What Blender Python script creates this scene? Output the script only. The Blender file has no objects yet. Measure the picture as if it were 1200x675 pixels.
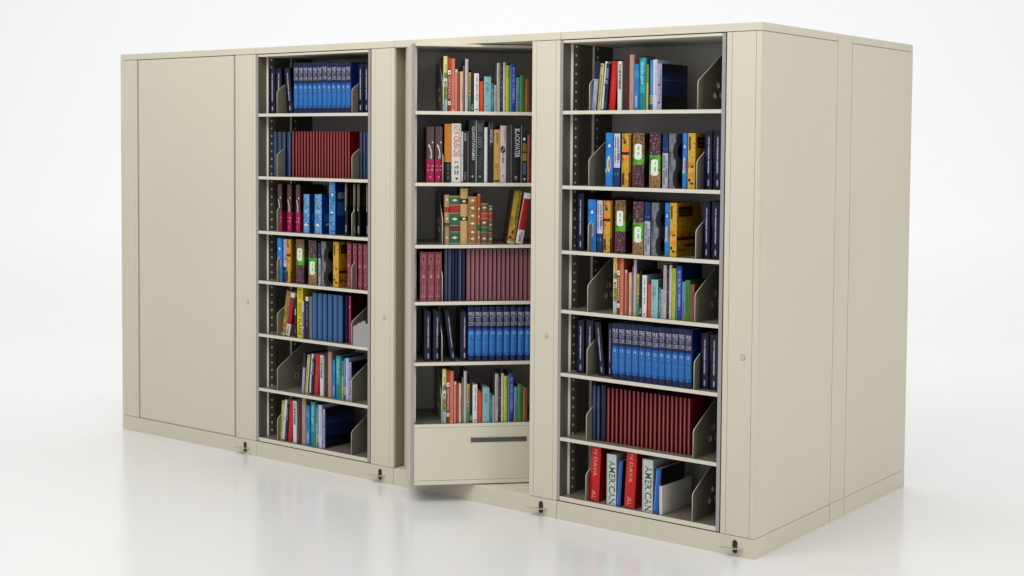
import bpy, bmesh, math, random
from mathutils import Matrix, Vector
random.seed(7)
SC = bpy.context.scene
COL = SC.collection
R = math.radians

# ------------------------------------------------------------------ materials
def lin(h):
    h = h.lstrip('#')
    o = []
    for i in (0, 2, 4):
        c = int(h[i:i+2], 16) / 255
        o.append(c / 12.92 if c <= .04045 else ((c + .055) / 1.055) ** 2.4)
    return o

def new_mat(name, rgb, rough=.45, metallic=0., vary=.0, vscale=8., bump=0., bscale=300., spec=.5, coat=0.):
    m = bpy.data.materials.new(name); m.use_nodes = True
    nt = m.node_tree; b = nt.nodes['Principled BSDF']
    b.inputs['Base Color'].default_value = (*rgb, 1)
    b.inputs['Roughness'].default_value = rough
    b.inputs['Metallic'].default_value = metallic
    b.inputs['Specular IOR Level'].default_value = spec
    b.inputs['Coat Weight'].default_value = coat
    tc = nt.nodes.new('ShaderNodeTexCoord')
    if vary:
        n = nt.nodes.new('ShaderNodeTexNoise'); n.inputs['Scale'].default_value = vscale; n.inputs['Detail'].default_value = 5
        nt.links.new(tc.outputs['Object'], n.inputs['Vector'])
        rp = nt.nodes.new('ShaderNodeMapRange')
        rp.inputs['From Min'].default_value = .3; rp.inputs['From Max'].default_value = .7
        rp.inputs['To Min'].default_value = 1 - vary; rp.inputs['To Max'].default_value = 1 + vary
        nt.links.new(n.outputs['Fac'], rp.inputs['Value'])
        mx = nt.nodes.new('ShaderNodeVectorMath'); mx.operation = 'SCALE'
        mx.inputs[0].default_value = rgb
        nt.links.new(rp.outputs['Result'], mx.inputs['Scale'])
        nt.links.new(mx.outputs['Vector'], b.inputs['Base Color'])
        r2 = nt.nodes.new('ShaderNodeMapRange')
        r2.inputs['To Min'].default_value = max(.05, rough - .08); r2.inputs['To Max'].default_value = rough + .08
        nt.links.new(n.outputs['Fac'], r2.inputs['Value']); nt.links.new(r2.outputs['Result'], b.inputs['Roughness'])
    if bump:
        n2 = nt.nodes.new('ShaderNodeTexNoise'); n2.inputs['Scale'].default_value = bscale; n2.inputs['Detail'].default_value = 2
        nt.links.new(tc.outputs['Object'], n2.inputs['Vector'])
        bp = nt.nodes.new('ShaderNodeBump'); bp.inputs['Strength'].default_value = bump; bp.inputs['Distance'].default_value = .001
        nt.links.new(n2.outputs['Fac'], bp.inputs['Height']); nt.links.new(bp.outputs['Normal'], b.inputs['Normal'])
    return m

PAINT = new_mat('putty_paint', (.645, .602, .487), .42, vary=.022, vscale=1.1, bump=.12, bscale=420)
PUTTY_SHADE = new_mat('shaded_putty_paint', (.27, .252, .215), .5, vary=.02, vscale=2.5, bump=.12, bscale=420)  # putty copy with interior shade put into the colour
WALL_SHADE = new_mat('wall_shade_paint', (.115, .102, .075), .55, vary=.03, vscale=3, bump=.1, bscale=420)  # same paint darkened: shade on the inner walls painted in
TRIM = new_mat('grey_edge_trim', (.38, .365, .36), .35, metallic=.3)
BACKM = new_mat('lit_back_panel_paint', (.60, .585, .55), .45, vary=.03, vscale=2)  # inside paint lifted, light on the back wall is in its colour
FLANGE = new_mat('shaded_well_paint', (.26, .235, .165), .5, vary=.03, vscale=3)  # putty toned down: shade inside the well is in the colour
LIT_LIP = new_mat('lit_lip_paint', (.86, .82, .72), .35)  # putty brightened: frontal light on the upright lips painted in
TOP_SHADE = new_mat('shaded_shelf_top_paint', (.17, .155, .12), .32, vary=.05, vscale=14)  # shelf paint darkened to carry the shade between shelves
PLATE = new_mat('shaded_divider_paint', (.165, .15, .108), .4, vary=.03, vscale=6)  # divider faces carry painted shade, edges keep the shelf paint
SHELFM = new_mat('shelf_paint', (.66, .62, .52), .4, vary=.015, vscale=3)
DARK = new_mat('slot_black', (.012, .011, .010), .45)
STEEL = new_mat('bright_steel', (.62, .60, .56), .28, metallic=.85)
SLOT_LIGHT = new_mat('slot_light_paint', (.92, .90, .84), .4)  # pale discs paint the light showing through the upright slots
RECESS = new_mat('dark_grey_recess', (.075, .078, .085), .4)
PAGES = new_mat('paper_pages', (.62, .57, .47), .85, vary=.10, vscale=60)

_mc = {}
def cm(h, rough=.4):
    k = (h, rough)
    if k not in _mc and '|' in h:          # printed picture : mottled patches of a few inks
        cols = h.split('|'); sc = 46.
        if cols[0][0] != '#': sc = float(cols.pop(0))
        m = new_mat('picture_print', lin(cols[0]), rough)
        nt = m.node_tree; b = nt.nodes['Principled BSDF']
        tc = nt.nodes.new('ShaderNodeTexCoord'); nz = nt.nodes.new('ShaderNodeTexNoise')
        nz.inputs['Scale'].default_value = sc; nz.inputs['Detail'].default_value = 3; nz.inputs['Roughness'].default_value = .6
        rp = nt.nodes.new('ShaderNodeValToRGB'); rp.color_ramp.interpolation = 'LINEAR'
        el = rp.color_ramp.elements; n = len(cols)
        for i, c in enumerate(cols):
            pos = .34 + .32 * i / (n - 1)
            e = el[i] if i < 2 else el.new(pos)
            e.position = pos
            e.color = (*[q ** 1.12 * .9 for q in lin(c)], 1)
        for i, e in enumerate(sorted(el, key=lambda q: q.position)): e.color = (*[q ** 1.12 * .9 for q in lin(cols[i])], 1)
        nt.links.new(tc.outputs['Object'], nz.inputs['Vector']); nt.links.new(nz.outputs['Fac'], rp.inputs['Fac']); nt.links.new(rp.outputs['Color'], b.inputs['Base Color'])
        _mc[k] = m
    if k not in _mc:
        _mc[k] = new_mat('print_' + h.lstrip('#'), [c ** 1.12 * .88 for c in lin(h)], rough, vary=.07, vscale=22, spec=.45)
    return _mc[k]

# ------------------------------------------------------------------ mesh helpers
class MB:
    def __init__(s): s.v = []; s.f = []; s.m = []; s.mats = []
    def mi(s, mat):
        if mat not in s.mats: s.mats.append(mat)
        return s.mats.index(mat)
    def poly(s, pts, mat):
        n = len(s.v); s.v += [tuple(q) for q in pts]; s.f.append(list(range(n, n + len(pts)))); s.m.append(s.mi(mat))
    def mesh(s, verts, faces, mat):
        n = len(s.v); s.v += [tuple(q) for q in verts]
        for f in faces: s.f.append([n + i for i in f]); s.m.append(s.mi(mat))
    def box(s, x0, x1, y0, y1, z0, z1, mat, bev=0.):
        if bev:
            bm = bmesh.new(); bmesh.ops.create_cube(bm, size=1)
            for v in bm.verts:
                v.co = Vector(((x0 + x1) / 2 + v.co.x * (x1 - x0), (y0 + y1) / 2 + v.co.y * (y1 - y0), (z0 + z1) / 2 + v.co.z * (z1 - z0)))
            bmesh.ops.bevel(bm, geom=bm.edges[:], offset=bev, segments=2, affect='EDGES', profile=.5)
            s.mesh([v.co[:] for v in bm.verts], [[v.index for v in f.verts] for f in bm.faces] if not bm.verts.index_update() else [], mat)
            bm.free(); return
        V = [(x, y, z) for x in (x0, x1) for y in (y0, y1) for z in (z0, z1)]
        F = [(0, 1, 3, 2), (4, 6, 7, 5), (0, 4, 5, 1), (2, 3, 7, 6), (0, 2, 6, 4), (1, 5, 7, 3)]
        s.mesh(V, F, mat)
    def cyl(s, c, ax, r, d, mat, n=16, r2=None):
        # from c along axis ax (0,1,2) by d
        r2 = r if r2 is None else r2
        a1, a2 = [(1, 2), (2, 0), (0, 1)][ax]
        V = []
        for k, rr in ((0, r), (1, r2)):
            for i in range(n):
                t = 2 * math.pi * i / n; q = list(c)
                q[ax] += d * k; q[a1] += rr * math.cos(t); q[a2] += rr * math.sin(t); V.append(q)
        F = [[i, (i + 1) % n, n + (i + 1) % n, n + i] for i in range(n)] + [list(range(n))[::-1], list(range(n, 2 * n))]
        s.mesh(V, F, mat)
    def build(s, name, parent=None, smooth=False, recalc=True):
        me = bpy.data.meshes.new(name); me.from_pydata(s.v, [], s.f)
        for m in s.mats: me.materials.append(m)
        me.polygons.foreach_set('material_index', s.m)
        if recalc:
            bm = bmesh.new(); bm.from_mesh(me); bmesh.ops.recalc_face_normals(bm, faces=bm.faces[:]); bm.to_mesh(me); bm.free()
        if smooth:
            me.polygons.foreach_set('use_smooth', [True] * len(me.polygons))
        me.update()
        o = bpy.data.objects.new(name, me); COL.objects.link(o)
        if parent: o.parent = parent
        return o

def thing(name, label, cat, loc=(0, 0, 0), rz=0., group=None):
    o = bpy.data.objects.new(name, None); o.empty_display_size = .05; COL.objects.link(o)
    o.location = loc; o.rotation_euler = (0, 0, rz)
    o['label'] = label; o['category'] = cat
    if group: o['group'] = group
    return o

# text glyph outlines as flat meshes, normalised to the unit box (cached)
_tc = {}
def glyphs(text, bold=False):
    if text in _tc: return _tc[text]
    cu = bpy.data.curves.new('lettering', 'FONT'); cu.body = text; cu.resolution_u = 2
    cu.offset = .008
    ob = bpy.data.objects.new('lettering', cu); COL.objects.link(ob)
    dg = bpy.context.evaluated_depsgraph_get(); dg.update()
    me = bpy.data.meshes.new_from_object(ob.evaluated_get(dg))
    V = [v.co[:2] for v in me.vertices]; F = [list(p.vertices) for p in me.polygons]
    x0 = min(v[0] for v in V); x1 = max(v[0] for v in V); y0 = min(v[1] for v in V); y1 = max(v[1] for v in V)
    V = [((v[0] - x0) / (x1 - x0), (v[1] - y0) / (y1 - y0)) for v in V]
    bpy.data.objects.remove(ob); bpy.data.meshes.remove(me)
    _tc[text] = (V, F); return _tc[text]

# ------------------------------------------------------------------ the cabinets
D1 = .7231                                   # depth of the front cabinets
ZB = .083; ZF = 2.1650; H = 2.2
UNITS = [(-4.1580, -2.9990), (-2.9985, -2.0000), (-1.9995, -.9990), (-.9985, 0.)]
PIV = {0: -3.584, 1: -2.5775, 2: -1.5795, 3: -.5825}
SH = [1.848, 1.514, 1.2225, .955, .669, .3755, .106]
HW = .4185
A46 = R(46)

def make_frame(k, label):
    x0, x1 = UNITS[k]; px = PIV[k]
    t = thing('rotary_cabinet', label, 'cabinet', (px, 0, 0))
    L = lambda x: x - px
    g = .0009
    m = MB(); m.box(L(x0 + g), L(x1 - g), 0, D1 - .001, .0, ZB - .0016, PAINT, .0012); base = m.build('base', t)
    m = MB(); m.box(L(x0 + g), L(x1 - g), .0, D1 - .001, ZF + .0012, H, PAINT, .0014); m.build('top_fascia', t)
    # right post : three folded strips in front of a backing plate
    pl = px + HW + .0045
    m = MB()
    for a, b in ((pl, pl + .0235), (pl + .0247, x1 - .0258), (x1 - .0246, x1 - g)):
        m.box(L(a), L(b), 0, .016, ZB + .0008, ZF - .0012, PAINT, .0011)
    m.box(L(pl + .004), L(x1 - .004), .006, .0145, ZB + .002, ZF - .002, PAINT)
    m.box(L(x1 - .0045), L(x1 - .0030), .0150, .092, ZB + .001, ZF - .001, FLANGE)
    m.build('front_post', t)
    # partition behind the post, and the floor of the well
    m = MB(); m.box(L(px + HW + .0065), L(px + HW + .0085), .0165, D1 - .006, ZB + .001, ZF - .001, PAINT); m.build('partition', t)
    m = MB(); m.box(L(x0 + .003), L(x1 - .003), D1 - .004, D1 - .0015, ZB, ZF, PAINT); m.build('back_panel', t)
    if k == 0:
        m = MB()
        for a, b in ((x0 + g, x0 + .0350), (x0 + .0362, x0 + .1300), (x0 + .1312, x0 + .1520)):
            m.box(L(a), L(b), 0, .016, ZB + .0008, ZF - .0012, PAINT, .0011)
        m.box(L(x0 + .004), L(x0 + .148), .006, .0145, ZB + .002, ZF - .002, PAINT)
        m.build('front_post', t)
        m = MB(); m.box(L(x0 + g), L(x0 + .018), .0165, D1 - .001, ZB + .0008, ZF - .0012, PAINT, .001); m.build('end_panel', t)
    if k == 3:
        m = MB(); m.box(L(x1 - .018), L(x1 - .0006), .0165, D1 - .001, ZB + .0008, ZF - .0012, PAINT, .001); m.build('end_panel', t)
    # cam lock on the post
    lx = x1 - .066; lz = .8305
    m = MB(); m.cyl((L(lx), .001, lz), 1, .0125, -.003, TRIM, 20, .0115); m.cyl((L(lx), -.0019, lz), 1, .0095, -.0013, PAINT, 20); lk = m.build('lock', t)
    m = MB(); m.box(L(lx) - .0012, L(lx) + .0012, -.0034, -.0020, lz - .005, lz + .005, RECESS); m.build('keyhole', lk)
    # foot pedal : flat black stadium plate for the slot, and a bent steel lever
    fx = x1 - .0885; fz = .0385
    m = MB(); pts = []
    for i in range(24):
        a = math.pi * i / 23; pts.append((L(fx) + .0115 * math.cos(a), fz + .0165 + .0115 * math.sin(a)))
    for i in range(24):
        a = math.pi + math.pi * i / 23; pts.append((L(fx) + .0115 * math.cos(a), fz - .0165 + .0115 * math.sin(a)))
    m.poly([(a, -.0012, b) for a, b in pts], DARK)
    n = len(pts)
    for i in range(n):
        a, b = pts[i], pts[(i + 1) % n]
        m.poly([(a[0], -.0012, a[1]), (b[0], -.0012, b[1]), (b[0], .0005, b[1]), (a[0], .0005, a[1])], DARK)
    pd = m.build('foot_pedal', t)
    m = MB()
    th = .0035
    prof = [(-.012, .0), (-.012, -.012), (-.052, -.030), (-.056, -.037), (-.046, -.042), (.000, -.034), (.020, -.022), (.034, -.006), (.034, .0)]
    V = [(L(fx) + a, b, fz - .002 + z) for z in (-th / 2, th / 2) for a, b in prof]; n = len(prof)
    m.mesh(V, [list(range(n)), list(range(n, 2 * n))] + [[i, (i + 1) % n, n + (i + 1) % n, n + i] for i in range(n)], STEEL)
    m.build('pedal_lever', pd)
    return t

def carousel(t, k, rz=0.):
    # rotating shelf unit, origin at its pivot
    yF, yB = -.253, .147
    m = MB(); m.box(-.402, .402, yB, yB + .004, .088, 2.150, BACKM)
    c = m.build('rotating_shelf_unit', t); c.location = (0, .253, 0); c.rotation_euler = (0, 0, rz)
    if k == 0:
        m = MB(); m.box(-.4085, .4075, yF + .0015, yF + .015, .0855, 2.1625, PAINT, .001); m.build('closed_panel', c)
        m = MB()
        for s in (-1, 1): m.box(min(s * .4180, s * .4105), max(s * .4180, s * .4105), yF + .0030, yF + .006, .086, 2.162, TRIM)
        m.build('edge_trim', c)
        return c
    for s in (-1, 1):
        a, b = sorted((s * .4025, s * .4175))
        m = MB(); m.box(a, b, yF + .0015, .228, .0875, 2.162, PAINT if k == 2 else WALL_SHADE); 
        a, b = sorted((s * .4015, s * .4024)); m.box(a, b, yF + .003, yB, .108, 2.148, WALL_SHADE)
        m.build('side_panel', c)
        a, b = sorted((s * .4018, s * .4183))
        m = MB(); m.box(a, b, yF - .0005, yF + .0012, .0872, 2.1622, TRIM); m.build('edge_trim', c)
        for y in (-.1935, -.0225):
            m = MB()
            x_in = s * .4014; x_out = s * .3885
            a, b = sorted((x_in, x_out))
            m.box(a, b, y, y + .0012, .1065, 2.1495, LIT_LIP)
            a, b = sorted((s * .3885, s * .3895)); m.box(a, b, y + .0012, y + .055, .1065, 2.1495, WALL_SHADE)
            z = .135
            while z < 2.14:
                m.cyl((s * .3884, y + .0235, z), 0, .0060, -s * .0007, SLOT_LIGHT, 8); z += .0409
            m.build('slotted_upright', c)
    top = MB(); top.box(-.4013, .4013, yF - .0002, yB - .001, 2.1502, 2.1615, SHELFM, .001); top.build('top_plate', c)
    bot = MB(); bot.box(-.4013, .4013, yF + .004, yB - .001, .0868, .1055, TOP_SHADE); bot.box(-.4013, .4013, yF - .0002, yF + .0038, .0868, .1062, SHELFM, .0012); bot.build('bottom_plate', c)
    for i, z in enumerate(SH[:6]):
        m = MB()
        m.box(-.4013, .4013, yF + .003, yB - .001, z - .003, z, TOP_SHADE)
        m.box(-.4013, .4013, yF - .0002, yF + .0025, z - .0155, z + .0004, SHELFM, .0008)
        m.build('shelf', c)
    if k == 2:
        m = MB(); m.box(-.4010, .4010, yF + .0005, yF + .012, .1075, SH[5] - .0165, PAINT, .001); m.build('drawer_front', c)
        m = MB()
        m.box(-.1315, .1350, yF - .0012, yF + .0004, .2855, .3075, RECESS)
        m.box(-.1315, .1350, yF - .0040, yF + .0004, .3060, .3092, PUTTY_SHADE)
        m.box(-.1350, -.1315, yF - .0030, yF + .0004, .2855, .3085, TRIM)
        m.build('drawer_handle', c)
    return c

cabs = [
 ('closed beige steel cabinet with a blank flat front panel, farthest left of the row', 0.),
 ('beige steel cabinet with seven open book shelves, beside the closed blank-fronted one', 0.),
 ('beige steel cabinet whose shelf unit with a drawer is swung half out', A46),
 ('nearest beige steel cabinet with seven open shelves, at the right front corner', 0.)]
for k, (lab, rz) in enumerate(cabs):
    t = make_frame(k, lab); carousel(t, k, rz)
# bottom and top liner that close the wells stay inside base and fascia

# filler strip and the cabinet run behind
t = thing('filler_panel', 'narrow vertical beige strip joining front and rear cabinets on the end wall', 'panel', (0, D1 + .08, 0))
m = MB(); m.box(-4.157, -.0008, -.0768, .0745, ZB + .0006, H - .001, PAINT, .001); m.build('strip', t)
m = MB(); m.box(-4.157, -.0008, -.0768, .0745, 0, ZB - .0010, PAINT, .001); m.build('base', t)
t = thing('rear_cabinet', 'plain beige cabinet body standing behind the front row, its end wall facing right', 'cabinet', (0, .8806 + .357, 0))
m = MB(); m.box(-4.157, -.0006, -.3562, .357, ZB + .0004, ZF - .0012, PAINT, .001); m.build('end_panel', t)
m = MB(); m.box(-4.157, -.0006, -.3562, .357, 0, ZB - .0014, PAINT, .001); m.build('base', t)
m = MB(); m.box(-4.157, -.0006, -.3562, .357, ZF + .0010, H, PAINT, .0014); m.build('top_fascia', t)

# ------------------------------------------------------------------ divider plates
BAY = {2: (PIV[1], .253, 0.), 3: (PIV[2], .253, A46), 4: (PIV[3], .253, 0.)}
WHERE = {2: 'far open cabinet', 3: 'half-turned cabinet', 4: 'nearest open cabinet'}
SHN = ['top', 'second', 'third', 'fourth', 'fifth', 'sixth', 'lowest']
def shelf_phrase(bay, s):
    n = SHN[s] if not (bay == 3 and s == 5) else 'lowest'
    return '%s shelf of %s' % (n, WHERE[bay])

def place(o, bay, x, y, z, lean=0.):
    cx, cy, a = BAY[bay]
    ly = -.253 + y
    o.location = (cx + x * math.cos(a) - ly * math.sin(a), cy + x * math.sin(a) + ly * math.cos(a), z)
    o.rotation_euler = (0, R(lean), a)

def divider_mesh():
    cu = bpy.data.curves.new('shelf_divider', 'CURVE'); cu.dimensions = '2D'; cu.fill_mode = 'BOTH'; cu.extrude = .0010; cu.bevel_depth = .0004
    pr = [(0, 0), (0, .108), (.003, .117), (.012, .126), (.175, .222), (.19, .231), (.21, .236), (.372, .236), (.372, 0)]
    def sp(pts):
        s = cu.splines.new('POLY'); s.points.add(len(pts) - 1); s.use_cyclic_u = True
        for q, (a, b) in zip(s.points, pts): q.co = (a, b, 0, 1)
    sp(pr)
    for c in ((.1417, .0613), (.1690, .106), (.1957, .0628), (.2175, .104)):
        sp([(c[0] + .0115 * math.cos(-t * math.pi / 8), c[1] + .0115 * math.sin(-t * math.pi / 8)) for t in range(16)])
    ob = bpy.data.objects.new('shelf_divider', cu); COL.objects.link(ob)
    dg = bpy.context.evaluated_depsgraph_get(); dg.update()
    me = bpy.data.meshes.new_from_object(ob.evaluated_get(dg)); bpy.data.objects.remove(ob)
    # curve plane (a,b) -> (y,z)
    me.transform(Matrix(((0, 0, 1, 0), (1, 0, 0, 0), (0, 1, 0, 0), (0, 0, 0, 1))))
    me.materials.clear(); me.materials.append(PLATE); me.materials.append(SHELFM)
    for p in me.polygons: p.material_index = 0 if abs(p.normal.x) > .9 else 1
    bm = bmesh.new(); bm.from_mesh(me)      # pressed rims round the four holes
    for c in ((.1417, .0613), (.1690, .106), (.1957, .0628), (.2175, .104)):
        for sx in (-1, 1):
            ro = [bm.verts.new((sx * .0016, c[0] + .0140 * math.cos(t * math.pi / 8), c[1] + .0140 * math.sin(t * math.pi / 8))) for t in range(16)]
            ri = [bm.verts.new((sx * .0024, c[0] + .0116 * math.cos(t * math.pi / 8), c[1] + .0116 * math.sin(t * math.pi / 8))) for t in range(16)]
            for t in range(16):
                f = bm.faces.new((ro[t], ro[(t + 1) % 16], ri[(t + 1) % 16], ri[t])); f.material_index = 1
    bm.to_mesh(me); bm.free()
    return me
DIVM = divider_mesh()
def put_divider(bay, s, x, what):
    o = bpy.data.objects.new('shelf_divider', DIVM); COL.objects.link(o)
    z = SH[s] + .0012
    place(o, bay, x, .003, z)
    o['label'] = 'sloped divider plate %s, %s' % (what, shelf_phrase(bay, s)); o['category'] = 'shelf divider'
    o['group'] = 'steel divider plates between the books'
WL = {(2, 0): 'left of the blue volumes', (2, 1): 'left of the red volumes', (2, 2): 'left of the magenta books', (2, 3): 'left of the bright blue book',
 (2, 4): 'left of the leaning gold book', (2, 5): 'on the empty left side', (2, 6): 'left of the pale yellow book',
 (3, 0): 'left of the children’s books', (3, 1): 'right of the magenta books', (3, 2): 'left of the antique books', (3, 3): 'right of the ornate red books', (3, 4): 'left of the leaning navy book', (3, 5): 'left of the children’s books',
 (4, 0): 'left of the navy book', (4, 1): 'left of the bright blue book', (4, 2): 'left of the bright blue book', (4, 3): 'on the empty left side', (4, 4): 'left of the leaning navy book', (4, 5): 'left of the slim blue books', (4, 6): 'left of the big red book'}
WR = {(2, 0): 'right of the blue volumes', (2, 1): 'right of the red volumes', (2, 2): 'among the black and gold books', (2, 3): 'among the ornate red books', (2, 4): 'right of the magenta book', (2, 5): 'right of the lavender book', (2, 6): 'at the far right',
 (4, 0): 'at the far right', (4, 1): 'right of the gold book', (4, 2): 'right of the gold book', (4, 3): 'right of the rust book', (4, 4): 'right of the blue volumes', (4, 5): 'right of the red volumes', (4, 6): 'right of the white box'}
for (b, s), w in WL.items(): put_divider(b, s, -.2600 if b != 3 else -.2705, w)
for (b, s), w in WR.items(): put_divider(b, s, .2865, w)
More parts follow.
